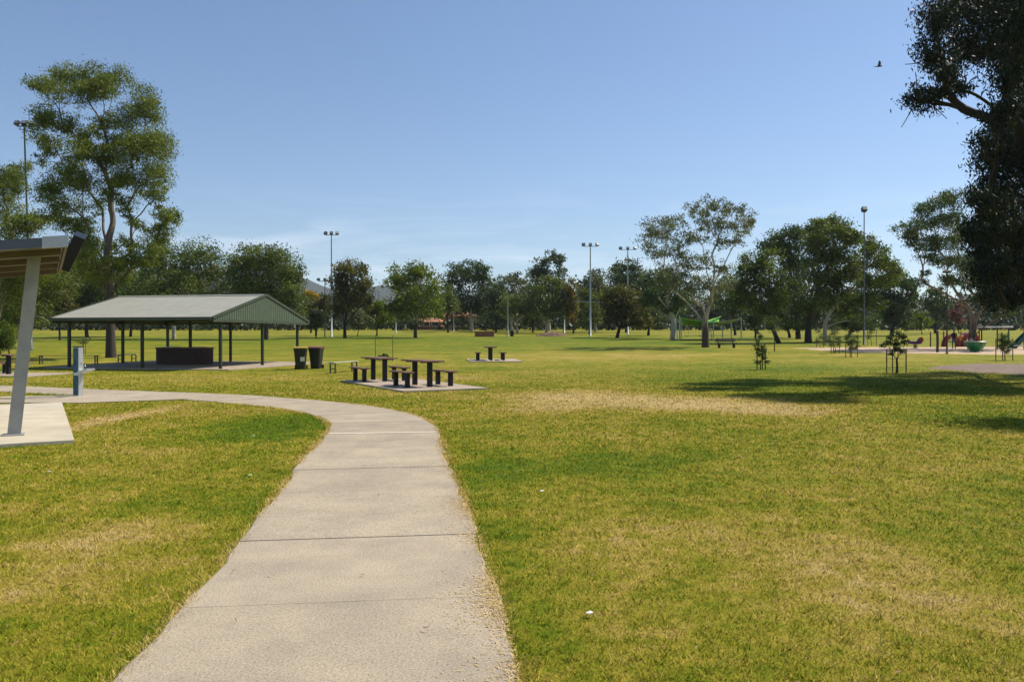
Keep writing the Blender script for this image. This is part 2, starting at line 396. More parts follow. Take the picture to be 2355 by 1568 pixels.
# ------------------------------------------------------------------ lawn
ELL = []                                            # worn / green patches: centre, radii in metres, dryness
def patch(px, py, rx, ry, a):
    d0, d1, dc = depth(py+ry), depth(py-ry), depth(py)
    ELL.append((at(px, dc), (d0+d1)/2, rx/F*dc, max((d1-d0)/2, 0.1), a))
for q in ((1500, 925, 300, 20, .60), (1700, 938, 210, 12, .42), (1310, 906, 130, 12, .35), (1850, 950, 160, 8, .25),
          (1250, 935, 130, 18, .25), (1800, 1250, 300, 60, .30), (2150, 1400, 260, 100, .30), (1500, 1380, 230, 70, .12),
          (2000, 1130, 300, 50, .12), (1450, 1280, 140, 40, .2),
          (200, 1250, 210, 60, .36), (430, 1205, 100, 24, .26), (60, 1180, 130, 40, .15), (90, 1350, 140, 60, .25), (330, 1030, 160, 14, .14),
          (205, 975, 38, 48, .65), (640, 945, 120, 10, .15), (900, 905, 250, 9, .16), (700, 868, 250, 9, .12), (1000, 868, 180, 10, .16), (1350, 822, 260, 9, .22),
          (1500, 815, 240, 5, .2), (2000, 820, 160, 8, .15), (300, 870, 250, 10, .12), (1900, 800, 300, 3, .25),
          (620, 985, 150, 34, -.60), (1130, 1110, 80, 70, -.28), (1330, 1070, 220, 32, -.24), (1220, 1300, 70, 130, -.24), (1500, 1060, 160, 30, -.12),
          (1900, 890, 320, 26, -.30), (1800, 850, 230, 14, -.26), (2150, 960, 200, 22, -.20), (560, 1170, 140, 60, -.12), (400, 1460, 150, 90, -.26),  # first one greens the lawn colour over the near tree's shadow area
          (200, 1030, 200, 18, -.15), (110, 914, 60, 8, -.35), (1260, 1460, 80, 90, -.2), (900, 782, 1100, 10, -.26), (1100, 803, 1000, 12, -.12), (1550, 790, 120, 3, -.3)):
    patch(*q)
def dryness(x, y):
    v = np.full(np.shape(x), 0.41)
    for cx, cy, rx, ry, a in ELL:
        r2 = ((x-cx)/rx)**2 + ((y-cy)/ry)**2
        v = v + a*np.exp(-0.9*r2**1.3)
    return v
def axis(step, lin, end, g=1.14):
    a = list(np.arange(0, lin, step)); s = step
    while a[-1] < end: s *= g; a.append(a[-1]+s)
    return a
ax = axis(0.45, 24, 5500); xs = np.array([-v for v in ax[:0:-1]]+ax)
ys = np.array([-5500, -2000, -700, -250, -100, -45, -20, -10, -5, -2]+axis(0.4, 40, 5500, 1.09))
X, Y = np.meshgrid(xs, ys); Z = gz(Y)
V = np.stack([X, Y, Z], -1).reshape(-1, 3); nx, ny = len(xs), len(ys)
i = np.arange(ny-1)[:, None]*nx + np.arange(nx-1)[None, :]
Fc = np.stack([i, i+1, i+1+nx, i+nx], -1).reshape(-1, 4)
lawn = mesh_np('lawn', V, Fc, 'lawn', attrs={'dry': dryness(X, Y).ravel()}, smooth=True)
tag(lawn, 'mown park lawn with green and straw coloured patches', 'lawn', kind='structure')

# wooded hills far behind the park
def ridge(pts, d, name, label):
    v, f = [], []; rs = random.Random(4)
    xs_ = np.linspace(pts[0][0], pts[-1][0], 90)
    yy = np.interp(xs_, [p[0] for p in pts], [p[1] for p in pts])
    for k, (a, b) in enumerate(zip(xs_, yy)):
        top = P(a, b - rs.uniform(0, 1.2), d)
        for t in (0, .25, .5, .75, 1.0):
            v.append((top[0]*(1-.22*(1-t)), d-700*(1-t), 4 + (top[2]-4)*(t**0.8) + rs.uniform(-3, 3)*(0 < t < 1)))
        v.append((top[0], d+400, 0))
    for k in range(len(xs_)-1):
        for j in range(5): f.append((k*6+j, k*6+6+j, k*6+7+j, k*6+1+j))
    o = mesh_np(name, np.array(v), np.array(f), 'hill', smooth=True)
    tag(o, label, 'hill', kind='structure'); return o
ridge([(-300, 668), (100, 640), (330, 622), (450, 618), (560, 612), (640, 618), (690, 640), (712, 645), (735, 656), (765, 668), (850, 664), (880, 654), (910, 660), (1000, 682), (1250, 690), (1700, 694), (2100, 690), (2600, 694)], 2600, 'hill', 'low blue wooded hills beyond the trees')

# ------------------------------------------------------------------ footpath of cast slabs
CL = [(-.95, -4), (-.92, 0), (-.90, 2.2), (-.91, 3.69), (-1.02, 4.75), (-1.21, 6.28), (-1.46, 8.15), (-1.82, 10.5), (-2.02, 12.2), (-2.22, 13.7), (-2.62, 15.3), (-3.28, 16.7),
      (-4.2, 18.0), (-5.4, 19.2), (-6.9, 20.4), (-8.6, 21.4), (-10.4, 22.2), (-13.3, 23.5), (-17.0, 25.2), (-22, 27.2), (-30, 30)]
def catmull(p, n=14):
    p = [np.array(q, float) for q in p]; out = []
    for k in range(len(p)-1):
        a, b, c, e = p[max(k-1, 0)], p[k], p[k+1], p[min(k+2, len(p)-1)]
        for t in np.linspace(0, 1, n, endpoint=False):
            out.append(0.5*((2*b)+(c-a)*t+(2*a-5*b+4*c-e)*t*t+(3*b-a-3*c+e)*t**3))
    out.append(p[-1]); return np.array(out)
cl = catmull(CL); seg = np.linalg.norm(np.diff(cl, axis=0), axis=1); arc = np.concatenate([[0], np.cumsum(seg)])
def on_path(s):
    p = np.array([np.interp(s, arc, cl[:, 0]), np.interp(s, arc, cl[:, 1])])
    q = np.array([np.interp(s+.15, arc, cl[:, 0]), np.interp(s+.15, arc, cl[:, 1])])
    o = np.array([np.interp(s-.15, arc, cl[:, 0]), np.interp(s-.15, arc, cl[:, 1])])
    t = (q-o)/np.linalg.norm(q-o); return p, np.array([t[1], -t[0]])
def arc_at_y(y): return float(np.interp(y, cl[:, 1], arc))
HW = 0.93
rng = np.random.default_rng(5)
def wob(s): return 0.018*math.sin(s*2.1)+0.014*math.sin(s*5.3+1)+0.009*math.sin(s*13.1)
joints = [arc_at_y(v) for v in (-3.5, -1.8, 0, 1.6, 3.1, 4.77, 6.3, 8.17, 9.65, 11.4, 13.2)]
while joints[-1] < arc[-1]-2: joints.append(joints[-1]+1.75)
footpath = thing('footpath', 'curving concrete footpath of cast slabs', 'path'); footpath['kind'] = 'structure'; del footpath['category']
TOP = 0.014
for a, b in zip(joints[:-1], joints[1:]):
    g = 0.004; ss = np.linspace(a+g, b-g, 9); v, f = [], []
    dz = random.Random(int(a*100)).uniform(-.004, .004)
    for s in ss:
        p, nrm = on_path(s)
        for w, zz in ((-HW+wob(s), -.06), (-HW+wob(s), TOP-.008), (-HW+.015+wob(s), TOP), (HW-.015-wob(s*1.3), TOP), (HW-wob(s*1.3), TOP-.008), (HW-wob(s*1.3), -.06)):
            q = p+nrm*w; v.append((q[0], q[1], gzf(q[1])+zz+dz))
    for k in range(len(ss)-1):
        for j in range(5): f.append((k*6+j, k*6+j+1, k*6+7+j, k*6+6+j))
    f += [(5, 4, 3, 2, 1, 0), tuple(len(v)-6+j for j in range(6))]
    MB().add(v, [q[::-1] for q in f]).build('slab', 'path_concrete', footpath)
# pale filler in the wide joint at the bend
p, nrm = on_path(arc_at_y(13.2)); A, B = p-nrm*.9, p+nrm*.9
MB().bar((A[0], A[1], gzf(A[1])+TOP-.016), (B[0], B[1], gzf(B[1])+TOP-.016), .11, .04).build('joint_filler', 'filler', footpath)

def flat_pad(name, label, poly, m, top=.035, kind='structure', parent=None):
    mb = MB(); n = len(poly)
    v = [(x, y, gzf(y)-.08) for x, y in poly]+[(x, y, gzf(y)+top) for x, y in poly]
    f = [tuple(range(n-1, -1, -1)), tuple(range(n, 2*n))]+[(i, (i+1) % n, n+(i+1) % n, n+i) for i in range(n)]
    o = mb.add(v, f).build(name, m, parent)
    if not parent: tag(o, label, kind=kind)
    return o
PADS = []
def pad(name, label, poly, m, top=.035): PADS.append(np.array(poly)); return flat_pad(name, label, poly, m, top)
# link from the path to the left shelter, and that shelter's slab in cast bays
pad('connecting_path', 'short concrete link between footpath and left shelter slab', [(-8.3, 20.30), (-9.4, 20.86), (-11.3, 21.7), (-13.6, 21.2), (-13.6, 20.6), (-11.6, 20.45), (-13.8, 20.1), (-14.4, 19.2), (-10.4, 19.15)], 'path_concrete', .024)
e1 = np.array((-4.1, 6.9)); e1 /= np.linalg.norm(e1); e2 = np.array((-e1[1], e1[0]))
A0 = np.array((-6.62, 12.0))
slabroot = thing('shelter_slab', 'cream concrete slab under the left shelter post', 'slab'); slabroot['kind'] = 'structure'; del slabroot['category']
for ii in range(4):
    for jj in range(2):
        a = A0+e1*(2.02*ii)+e2*(4.0*jj); b = a+e1*2.005; c = b+e2*3.985; d_ = a+e2*3.985
        flat_pad('slab', '', [tuple(a), tuple(b), tuple(c), tuple(d_)], 'cream_concrete', .05, parent=slabroot)
PADS.append(np.array([A0, A0+e1*8.08, A0+e1*8.08+e2*8, A0+e2*8]))
u1 = np.array((.48, -.877)); n1 = np.array((.877, .48))
pad('picnic_pad', 'pinkish concrete pad under the two nearer picnic tables', [(.955*a-.12, .955*b) for a, b in ((-6.3, 29.75), (-3.15, 23.95), (-.62, 25.4), (-3.95, 31.4))], 'pad_concrete', .05)
def disc(name, label, cx, cy, rx, ry, m, lift, seed, kind='structure', dome=0.0):
    rs = np.random.default_rng(seed); N, K = 72, 14; ph = rs.uniform(0, 6.28, 6); v, f = [], []
    for r in np.linspace(0.02, 1, K):
        for k in range(N):
            a = 2*math.pi*k/N; w = 1+.06*math.sin(3*a+ph[0])+.05*math.sin(5*a+ph[1])+.03*math.sin(11*a+ph[2])+.02*math.sin(23*a+ph[3])
            x, y = cx+rx*r*w*math.cos(a), cy+ry*r*w*math.sin(a); v.append((x, y, gzf(y)+lift*(1 if r < .99 else -1)+dome*(1-r*r)))
    for i_ in range(K-1):
        for k in range(N): j = (k+1) % N; f.append((i_*N+k, i_*N+j, i_*N+N+j, i_*N+N+k))
    v.append((cx, cy, gzf(cy)+lift+dome)); 
    mb = MB().add(v, f+[(len(v)-1, (k+1) % N, k) for k in range(N)][::1])
    o = mb.build(name, m, smooth=True); tag(o, label, kind=kind); return o
disc('sandpit', 'tan softfall sand under the playground', 42, 66, 18, 8.8, 'sand', .02, 3)
disc('mulch_bed', 'dark bark mulch bed below the big right tree', 27.2, 37, 7.2, 7.0, 'mulch', .02, 8)

# ------------------------------------------------------------------ grass blades on the nearer lawn (one mass)
def inside(poly, x, y):
    r = np.zeros(len(x), bool); n = len(poly)
    for k in range(n):
        (x0, y0), (x1, y1) = poly[k], poly[(k+1) % n]
        c = (y0 > y) != (y1 > y)
        with np.errstate(divide='ignore', invalid='ignore'): xi = (x1-x0)*(y-y0)/(y1-y0)+x0
        r ^= c & (x < xi)
    return r
def path_dist(x, y):
    c = cl[::3]; out = np.full(len(x), 99.0)
    for k in range(len(c)-1):
        a, b = c[k], c[k+1]; ab = b-a; L = ab @ ab
        t = np.clip(((x-a[0])*ab[0]+(y-a[1])*ab[1])/L, 0, 1)
        out = np.minimum(out, np.hypot(x-a[0]-t*ab[0], y-a[1]-t*ab[1]))
    return out
def blades(x, y, h, w, dry, tint, rs, name, label, lean=.9):
    n = len(x); a = rs.uniform(0, 2*math.pi, n); la = rs.uniform(0, 2*math.pi, n); ln = h*rs.uniform(.3, lean*1.5, n)
    z = gz(y); b = np.stack([x, y, z-.004], -1)
    side = np.stack([np.cos(a)*w/2, np.sin(a)*w/2, 0*w], -1)
    tip = b+np.stack([np.cos(la)*ln, np.sin(la)*ln, h], -1)
    V = np.stack([b-side, b+side, tip], 1).reshape(-1, 3); Fc = np.arange(3*n).reshape(-1, 3)
    o = mesh_np(name, V, Fc, 'blade', attrs={'dry': np.repeat(dry, 3), 'tint': np.repeat(tint, 3)})
    tag(o, label, 'grass', kind='stuff'); return o
rs = np.random.default_rng(11); M_ = 880000
y = 2.6*np.exp(rs.uniform(0, math.log(52/2.6), M_)); half = .70*y+2.0
x = rs.uniform(-1, 1, M_)*half
keep = rs.uniform(0, 1, M_) < np.clip((50-y)/28, 0, 1)
pd = path_dist(x, y); keep &= pd > HW+.01+rs.uniform(-.03, .02, M_)
for q in PADS: keep &= ~inside(q, x, y)
x, y, pd = x[keep], y[keep], pd[keep]
dv = dryness(x, y)
# bare ground carries fewer blades
keep = rs.uniform(0, 1, len(x)) > np.clip((dv-.72)*1.4, 0, .8); x, y, pd, dv = x[keep], y[keep], pd[keep], dv[keep]
grow = np.clip(y/6, .8, 4.0)
h = rs.uniform(.012, .032, len(x))*grow**.25*np.where(pd < HW+.12, 1.35, 1); w = rs.uniform(.005, .010, len(x))*grow**1.0
# taller unmown tufts among the short blades
NT = 5200; ty_ = 2.8*np.exp(rs.uniform(0, math.log(20/2.8), NT)); tx_ = rs.uniform(-1, 1, NT)*(.70*ty_+2); ok_ = path_dist(tx_, ty_) > HW+.06
for q in PADS: ok_ &= ~inside(q, tx_, ty_)
tx_, ty_ = tx_[ok_], ty_[ok_]; K_ = 12; sz = np.repeat(rs.uniform(.4, 1.0, len(tx_)), K_)
bx2 = np.repeat(tx_, K_)+rs.normal(0, .028, len(tx_)*K_)*sz; by2 = np.repeat(ty_, K_)+rs.normal(0, .028, len(tx_)*K_)*sz
tone = np.repeat(rs.choice([-.32, -.2, .1, .3], len(tx_), p=[.35, .35, .15, .15]), K_)
x = np.concatenate([x, bx2]); y = np.concatenate([y, by2]); dv = np.concatenate([dv, dryness(bx2, by2)+tone])
h = np.concatenate([h, rs.uniform(.025, .065, len(bx2))*sz]); w = np.concatenate([w, rs.uniform(.005, .010, len(bx2))*np.clip(by2/6, .8, 2.5)])
blades(x, y, h, w, dv, rs.uniform(0, 1, len(x)), rs, 'lawn_grass', 'short mown grass blades over the nearer lawn')
# dry fringe along both edges of the path, with clippings spilled over the right edge
s = rs.uniform(joints[3], arc_at_y(20), 26000); sgn = np.where(rs.uniform(0, 1, len(s)) < .5, -1, 1)
c = np.stack([np.interp(s, arc, cl[:, 0]), np.interp(s, arc, cl[:, 1])], -1)
t = np.stack([np.interp(s+.15, arc, cl[:, 0])-np.interp(s-.15, arc, cl[:, 0]), np.interp(s+.15, arc, cl[:, 1])-np.interp(s-.15, arc, cl[:, 1])], -1)
t /= np.linalg.norm(t, axis=1)[:, None]; nr = np.stack([t[:, 1], -t[:, 0]], -1)
q = c+nr*(sgn*(HW-.02+rs.normal(0, .022, len(s))+np.abs(rs.normal(0, .03, len(s)))))[:, None]
patchy = (np.sin(s*1.7)+np.sin(s*4.3+2)+rs.normal(0, .8, len(s))) > -.6; q = q[patchy]
blades(q[:, 0], q[:, 1], rs.uniform(.015, .045, len(q)), rs.uniform(.005, .010, len(q))*np.clip(q[:, 1]/6, .8, 2), np.full(len(q), .86), rs.uniform(0, 1, len(q)), rs, 'path_edge_grass', 'dry straw coloured grass fringe along the path edges', 1.3)
def clippings():
    n = 4200; yc = rs.choice([3.6, 4.6, 4.8, 6.2, 7.2, 7.6, 9.8, 11.3], n, p=[.1, .12, .2, .12, .2, .12, .08, .06])+rs.normal(0, .28, n)
    s = np.interp(yc, cl[:, 1], arc); c = np.stack([np.interp(s, arc, cl[:, 0]), np.interp(s, arc, cl[:, 1])], -1)
    off = HW+.02-np.abs(rs.normal(0, .075, n))*rs.choice([1, 1, 2.2], n); tx = np.interp(s+.1, arc, cl[:, 0])-np.interp(s-.1, arc, cl[:, 0]); ty = np.interp(s+.1, arc, cl[:, 1])-np.interp(s-.1, arc, cl[:, 1])
    L = np.hypot(tx, ty); x = c[:, 0]+ty/L*off; y = c[:, 1]-tx/L*off
    a = rs.uniform(0, 6.28, n); ln = rs.uniform(.004, .015, n); wd = rs.uniform(.0012, .003, n); z = gz(y)+TOP+.0015+rs.uniform(0, .002, n)
    dx, dy = np.cos(a)*ln, np.sin(a)*ln; ex, ey = -np.sin(a)*wd, np.cos(a)*wd; dz = rs.normal(0, .0008, n)
    V = np.stack([np.stack([x-dx-ex, y-dy-ey, z], -1), np.stack([x+dx-ex, y+dy-ey, z+dz], -1), np.stack([x+dx+ex, y+dy+ey, z+dz+.001], -1), np.stack([x-dx+ex, y-dy+ey, z+.001], -1)], 1).reshape(-1, 3)
    o = mesh_np('grass_clippings', V, np.arange(4*n).reshape(-1, 4), 'straw'); tag(o, 'straw coloured clippings spilled on the right edge of the path', 'clippings', kind='stuff')
clippings()
def fallen_leaves():
    n = 900; yl = 3*np.exp(rs.uniform(0, math.log(30/3), n)); xl = rs.uniform(-1, 1, n)*(.68*yl+1.5)
    a = rs.uniform(0, 6.28, n); keepl = (path_dist(xl, yl) > HW+.1) | (rs.uniform(0, 1, n) < .12); xl, yl, a = xl[keepl], yl[keepl], a[keepl]; n = len(xl); ln = rs.uniform(.015, .034, n); wd = ln*rs.uniform(.14, .26, n); z = gz(yl)+TOP+.008+rs.uniform(0, .012, n)
    dx, dy, ex, ey = np.cos(a)*ln, np.sin(a)*ln, -np.sin(a)*wd, np.cos(a)*wd; t = rs.normal(0, .008, n)
    V = np.stack([np.stack([xl-dx, yl-dy, z], -1), np.stack([xl+ex, yl+ey, z+.006], -1), np.stack([xl+dx, yl+dy, z+t], -1), np.stack([xl-ex, yl-ey, z+.004], -1)], 1).reshape(-1, 3)
    o = mesh_np('fallen_leaves', V, np.arange(4*n).reshape(-1, 4), 'dead_leaf'); tag(o, 'scattered dry gum leaves on lawn and path', 'leaves', kind='stuff')
mat('dead_leaf', (0.26, 0.15, 0.075), 0.8, 0, 0.6, 3)
fallen_leaves()

# ------------------------------------------------------------------ big green picnic shelter
TH = R(-12); CU, SU = math.cos(TH), math.sin(TH)
sh = thing('picnic_shelter', 'open green steel picnic shelter with pale gabled metal roof', 'shelter', (-13.98, 37.0, 0.05), TH)
LEN, DEP, EAVE, RIDGE = 8.75, 9.8, 2.52, 3.80       # local: x from -LEN to 0, y from 0 to DEP
pad('shelter_floor', 'concrete floor of the green picnic shelter', [( -13.98+CU*a-SU*b, 37.0+SU*a+CU*b) for a, b in ((-9.6, .4), (.6, .4), (1.6, 9.2), (-9.6, 9.2))], 'pad_concrete', .04)
def corr(n, L):                                     # corrugated profile along local x
    xs_ = np.linspace(-L, 0, n*2+1); return xs_, np.where(np.arange(len(xs_)) % 2, .022, 0)
for side in (0, 1):
    xs_, zz = corr(90, LEN); v = []; f = []
    y0, y1 = (0, DEP/2) if side == 0 else (DEP, DEP/2)
    for a, b in zip(xs_, zz):
        v += [(a, y0, EAVE+b), (a, y1, RIDGE+b), (a, y0, EAVE+b-.035), (a, y1, RIDGE+b-.035)]
    for k in range(len(xs_)-1):
        q = k*4; f += [(q, q+4, q+5, q+1), (q+2, q+3, q+7, q+6), (q, q+2, q+6, q+4)]
    MB().add(v, f).build('roof_slope', 'roof_sheet', sh)
MB().extrude([(-LEN-.02, DEP/2-.22, RIDGE-.02), (-LEN-.02, DEP/2, RIDGE+.05), (-LEN-.02, DEP/2+.22, RIDGE-.02), (-LEN-.02, DEP/2, RIDGE+.03)], (LEN+.04, 0, 0)).build('ridge_cap', 'roof_sheet', sh)
for yy in (-.06, DEP+.06):
    MB().box((-LEN/2, yy, EAVE-.07), (LEN, .11, .15)).build('gutter', 'gutter_green', sh)
for xg in (0.0, -LEN):                              # gable ends: barge boards and vertical cladding boards
    for y0, y1 in ((-.02, DEP/2), (DEP+.02, DEP/2)):
        sx_ = .03 if xg == 0 else -.03
        MB().bar((xg+sx_*1.3, y0, EAVE-.03), (xg+sx_*1.3, y1, RIDGE+.0), .06, .13).build('barge_board', 'gutter_green', sh)
    MB().box((xg, DEP/2, EAVE-.16), (.09, DEP-.1, .11)).build('gable_beam', 'gutter_green', sh)
    NB = 46; wv = (DEP-.5)/NB
    for k in range(NB):
        ya = .25+wv*k; top = lambda q: EAVE-.10+(RIDGE-EAVE)*(1-abs(q-DEP/2)/(DEP/2))
        yb = ya+wv*.80; ofs = .014
        MB().extrude([(xg-.012, ya, EAVE-.10), (xg-.012, yb, EAVE-.10), (xg-.012, yb, top(yb)), (xg-.012, ya, top(ya))], (ofs*2, 0, 0)).build('cladding_board', 'green_clad', sh)
    MB().extrude([(xg-.008, .2, EAVE-.10), (xg-.008, DEP-.2, EAVE-.10), (xg-.008, DEP/2, RIDGE-.08)], (.008, 0, 0)).build('gable_backing', 'green_post', sh)
for k, xp in enumerate((-.2, -4.45, -8.6)):
    for yp in (1.0, 4.9, 8.8):
        hgt = (EAVE-.1)+(RIDGE-EAVE)*(1-abs(yp-DEP/2)/(DEP/2))-.12
        MB().box((xp, yp, hgt/2-.04), (.125, .125, hgt+.08), bev=.006).build('post', 'green_post', sh)
    for y0, y1 in ((.1, DEP/2), (DEP-.1, DEP/2)):
        MB().bar((xp, y0, EAVE-.19), (xp, y1, RIDGE-.17), .08, .16).build('rafter', 'green_post', sh)
for yp in (1.0, 8.8):
    MB().box((-LEN/2, yp, EAVE+.06), (LEN-.4, .07, .14)).build('beam', 'green_post', sh)
def shl(a, b, z=0.0): return (-13.98+CU*a-SU*b, 37.0+SU*a+CU*b, z)

# brick barbecue counter under it
bb = thing('barbecue', 'curved dark brick barbecue counter inside the green shelter', 'barbecue', shl(-5.0, 5.2, gzf(41)+.04), TH)
def capsule(L, wd, n=10):
    r = wd/2; pts = []
    for k in range(n+1): a = -math.pi/2+math.pi*k/n; pts.append((L/2-r+r*math.cos(a), r*math.sin(a)))
    for k in range(n+1): a = math.pi/2+math.pi*k/n; pts.append((-L/2+r+r*math.cos(a), r*math.sin(a)))
    return pts
MB().prism(capsule(3.25, 1.15), 0, .88).build('brick_base', 'bbq_brick', bb)
MB().prism(capsule(3.35, 1.25), .88, .94).build('benchtop', 'timber_slat', bb)
for xx in (-.8, .75): MB().box((xx, 0, .955), (.75, .55, .03), bev=.01).build('hotplate', 'stainless', bb)

# two wheelie bins
def wheelie(label, loc, rz, lid, lab):
    t_ = thing('wheelie_bin', label, 'bin', loc, rz, 'wheelie bins beside the shelter')
    b = MB(); sec = ((.21, .24, .02), (.215, .25, .10), (.27, .33, .80), (.29, .36, .95), (.305, .375, .955), (.305, .375, 1.0))
    v, f = [], []
    for a, c_, z in sec:
        for sx_, sy_, dx, dy in ((-1,-1,.05,0),(1,-1,-.05,0),(1,-1,0,.05),(1,1,0,-.05),(1,1,-.05,0),(-1,1,.05,0),(-1,1,0,-.05),(-1,-1,0,.05)): v.append((sx_*a+dx, sy_*c_+dy, z))
    for k in range(5):
        for i_ in range(8): j = (i_+1) % 8; f.append((k*8+i_, k*8+j, k*8+8+j, k*8+8+i_))
    f += [tuple(range(7,-1,-1)), tuple(range(40,48))]
    body = b.add(v, f).build('body', 'bin_green', t_)
    MB().extrude([(-.31, -.41, 1.005), (-.31, -.40, 1.045), (-.31, -.2, 1.085), (-.31, .25, 1.095), (-.31, .40, 1.06), (-.31, .40, 1.005)], (.62, 0, 0)).build('lid', lid, t_)
    MB().tube([(-.22, .44, 1.0), (.22, .44, 1.0)], .018, 8).build('handle', 'bin_green', t_)
    for sx_ in (-1, 1):
        MB().tube([(sx_*.24, .22, .10), (sx_*.30, .22, .10)], .10, 14).build('wheel', 'black_steel', t_)
    if lab: MB().box((.16, -.318, .56), (.20, .012, .34), M=Matrix.Translation((.12, -.305, .56)) @ Matrix.Rotation(-.11, 4, 'X')).build('sticker', 'label_white', body)
    return t_
g = ground(691, 849); wheelie('dark green wheelie bin with yellow lid and pale front sticker', g, R(8), 'lid_yellow', True)
g = ground(727, 847.5); wheelie('dark green wheelie bin with reddish lid beside the yellow lidded one', g, R(-4), 'lid_red', False)

# ------------------------------------------------------------------ picnic tables and plank benches
def planks(mb_name, n, L, Wd, z, th, parent, gap=.014):
    w_ = (Wd-gap*(n-1))/n; first = None
    for k in range(n):
        yk = -Wd/2+w_/2+k*(w_+gap)
        if first is None: first = MB().box((0, 0, 0), (L, w_, th), bev=.006).build('plank', 'timber_slat', parent, (0, yk, z))
        else: shared(first, parent, (0, yk, z))
def table(label, x, y, rz, base, L=2.0):
    t_ = thing('picnic_table', label, 'table', (x, y, base), rz, 'picnic tables')
    t_.scale = (1.0, 1.0, 1.09)
    planks('top', 4, L, .68, .735, .04, t_)
    for sx_ in (-1, 1):
        MB().box((sx_*.62, 0, .355), (.14, .14, .71), bev=.008).build('leg', 'black_steel', t_)
        MB().box((sx_*.62, 0, .698), (.08, .60, .03)).build('bearer', 'black_steel', t_)
    return t_
def seat(label, x, y, rz, base, L=1.5):
    t_ = thing('picnic_bench', label, 'bench', (x, y, base), rz, 'picnic table benches')
    t_.scale = (1.0, 1.0, 1.06)
    planks('seat', 2, L, .30, .44, .04, t_)
    for sx_ in (-1, 1):
        MB().box((sx_*.50, 0, .20), (.13, .13, .42), bev=.008).build('leg', 'black_steel', t_)
        MB().box((sx_*.50, 0, .408), (.07, .26, .022)).build('bearer', 'black_steel', t_)
    return t_
ang = math.atan2(u1[1], u1[0])
for (tx, ty, nm) in ((-4.74, 28.25, 'left'), (-2.86, 25.25, 'right')):
    zb = gzf(ty)+.05
    table('brown slatted picnic table on black posts, %s of the near pair' % nm, tx, ty, ang, zb)
    for sg, wn_ in ((-1, 'front'), (1, 'back')):
        q = np.array((tx, ty))+n1*sg*.74+u1*(.12 if sg < 0 else .05)
        seat('brown plank bench at the %s of the %s near picnic table' % (wn_, nm), q[0], q[1], ang, zb)
# lone set farther out on the lawn
gx, gy, _ = ground(1127, 830); gy -= .2
u2a = R(-83); u2 = np.array((math.cos(u2a), math.sin(u2a))); n2 = np.array((-u2[1], u2[0]))
c2 = np.array((gx, gy+.3)); zb = gzf(gy)+.05
pad('picnic_pad', 'small pale concrete pad under the lone middle picnic table', [tuple(c2+u2*a+n2*b) for a, b in ((-1.7, -1.35), (1.7, -1.35), (1.7, 1.75), (-1.7, 1.75))], 'pad_concrete', .05)
table('brown picnic table seen end on, alone on the middle lawn', c2[0], c2[1], u2a, zb)
for sg, nm in ((-1, 'left'), (1, 'right')): seat('short bench at the %s of the lone end-on table' % nm, c2[0]+n2[0]*sg*.76, c2[1]+n2[1]*sg*.76, u2a, zb)
# set at the left edge, partly behind the slanted post
lx, ly = at(22, 33.2), 33.2; la = R(-14)
nL = np.array((-math.sin(la), math.cos(la)))
pad('picnic_pad', 'thin concrete pad under the picnic table at the left edge', [(lx-2.0, ly-1.0), (lx+1.75, ly-1.75), (lx+2.2, ly+1.0), (lx-1.6, ly+1.6)], 'pad_concrete', .04)
table('brown picnic table at the left edge, behind the slanted post', lx-.55, ly, la, gzf(ly)+.04)
for sg, nm in ((-1, 'front'), (1, 'back')): seat('reddish plank bench at the %s of the left edge table' % nm, lx-.55+nL[0]*sg*.75+.1, ly+nL[1]*sg*.75, la, gzf(ly)+.04, 1.9)

# pale-topped benches on H-shaped steel legs
def hbench(label, x, y, rz, L, seatm='pale_seat', grp='pale benches near the green shelter'):
    t_ = thing('park_bench', label, 'bench', (x, y, gzf(y)), rz, grp)
    first = None
    for k in range(2):
        if first is None: first = MB().box((0, 0, 0), (L, .135, .035), bev=.006).build('plank', seatm, t_, (0, -.075, .465))
        else: shared(first, t_, (0, .075, .465))
    for sx_ in (-1, 1):
        xx = sx_*(L/2-.18); b = MB()
        for sy_ in (-1, 1): b.box((xx, sy_*.12, .21), (.05, .05, .47))
        b.box((xx, 0, .425), (.045, .19, .04)).box((xx, 0, .20), (.045, .19, .045)); b.build('leg_frame', 'bench_frame', t_)
    return t_
hbench('pale seated bench with H legs between bins and picnic tables', -7.5, 35.4, math.atan2(2.2, .58), 2.45)
hbench('pale bench with H legs under the shelter, right of the tree trunk', -22.3, 46.0, math.atan2(2.6, -.35), 2.6)
hbench('long bench with H legs left of the tree trunk, beyond the shelter post', -24.7, 44.2, R(-2), 3.5, 'timber_slat')

# ------------------------------------------------------------------ drinking fountain
fx, fy, fz = ground(180, 912)
df = thing('drinking_fountain', 'blue painted drinking fountain post with steel tray beside the path', 'fountain', (fx, fy, fz+.02), R(-14))
body = MB().box((0, 0, .655), (.17, .17, 1.31), bev=.006).build('body', 'stainless', df)
MB().box((-.0, -.092, .96), (.158, .012, .66)).build('painted_panel', 'mural', df)
MB().box((-.0, -.092, .29), (.158, .012, .52)).build('painted_panel', 'mural', df)
MB().box((-.091, 0, .66), (.012, .158, 1.24)).build('side_panel', 'mural', df)
MB().box((0, 0, 1.325), (.19, .19, .03)).build('cap', 'lamp_dark', df)
MB().extrude([(.085, -.14, .60), (.085, -.14, .66), (.36, -.13, .745), (.40, -.13, .735), (.40, -.13, .70)], (0, .28, 0)).build('tray', 'stainless', df)
MB().tube([(.16, 0, .67), (.16, 0, .80), (.22, 0, .82), (.24, 0, .79)], .012, 8).build('spout', 'stainless', df)
MB().tube([(.085, .02, .9), (.115, .02, .9)], .02, 10).build('push_button', 'stainless', df)

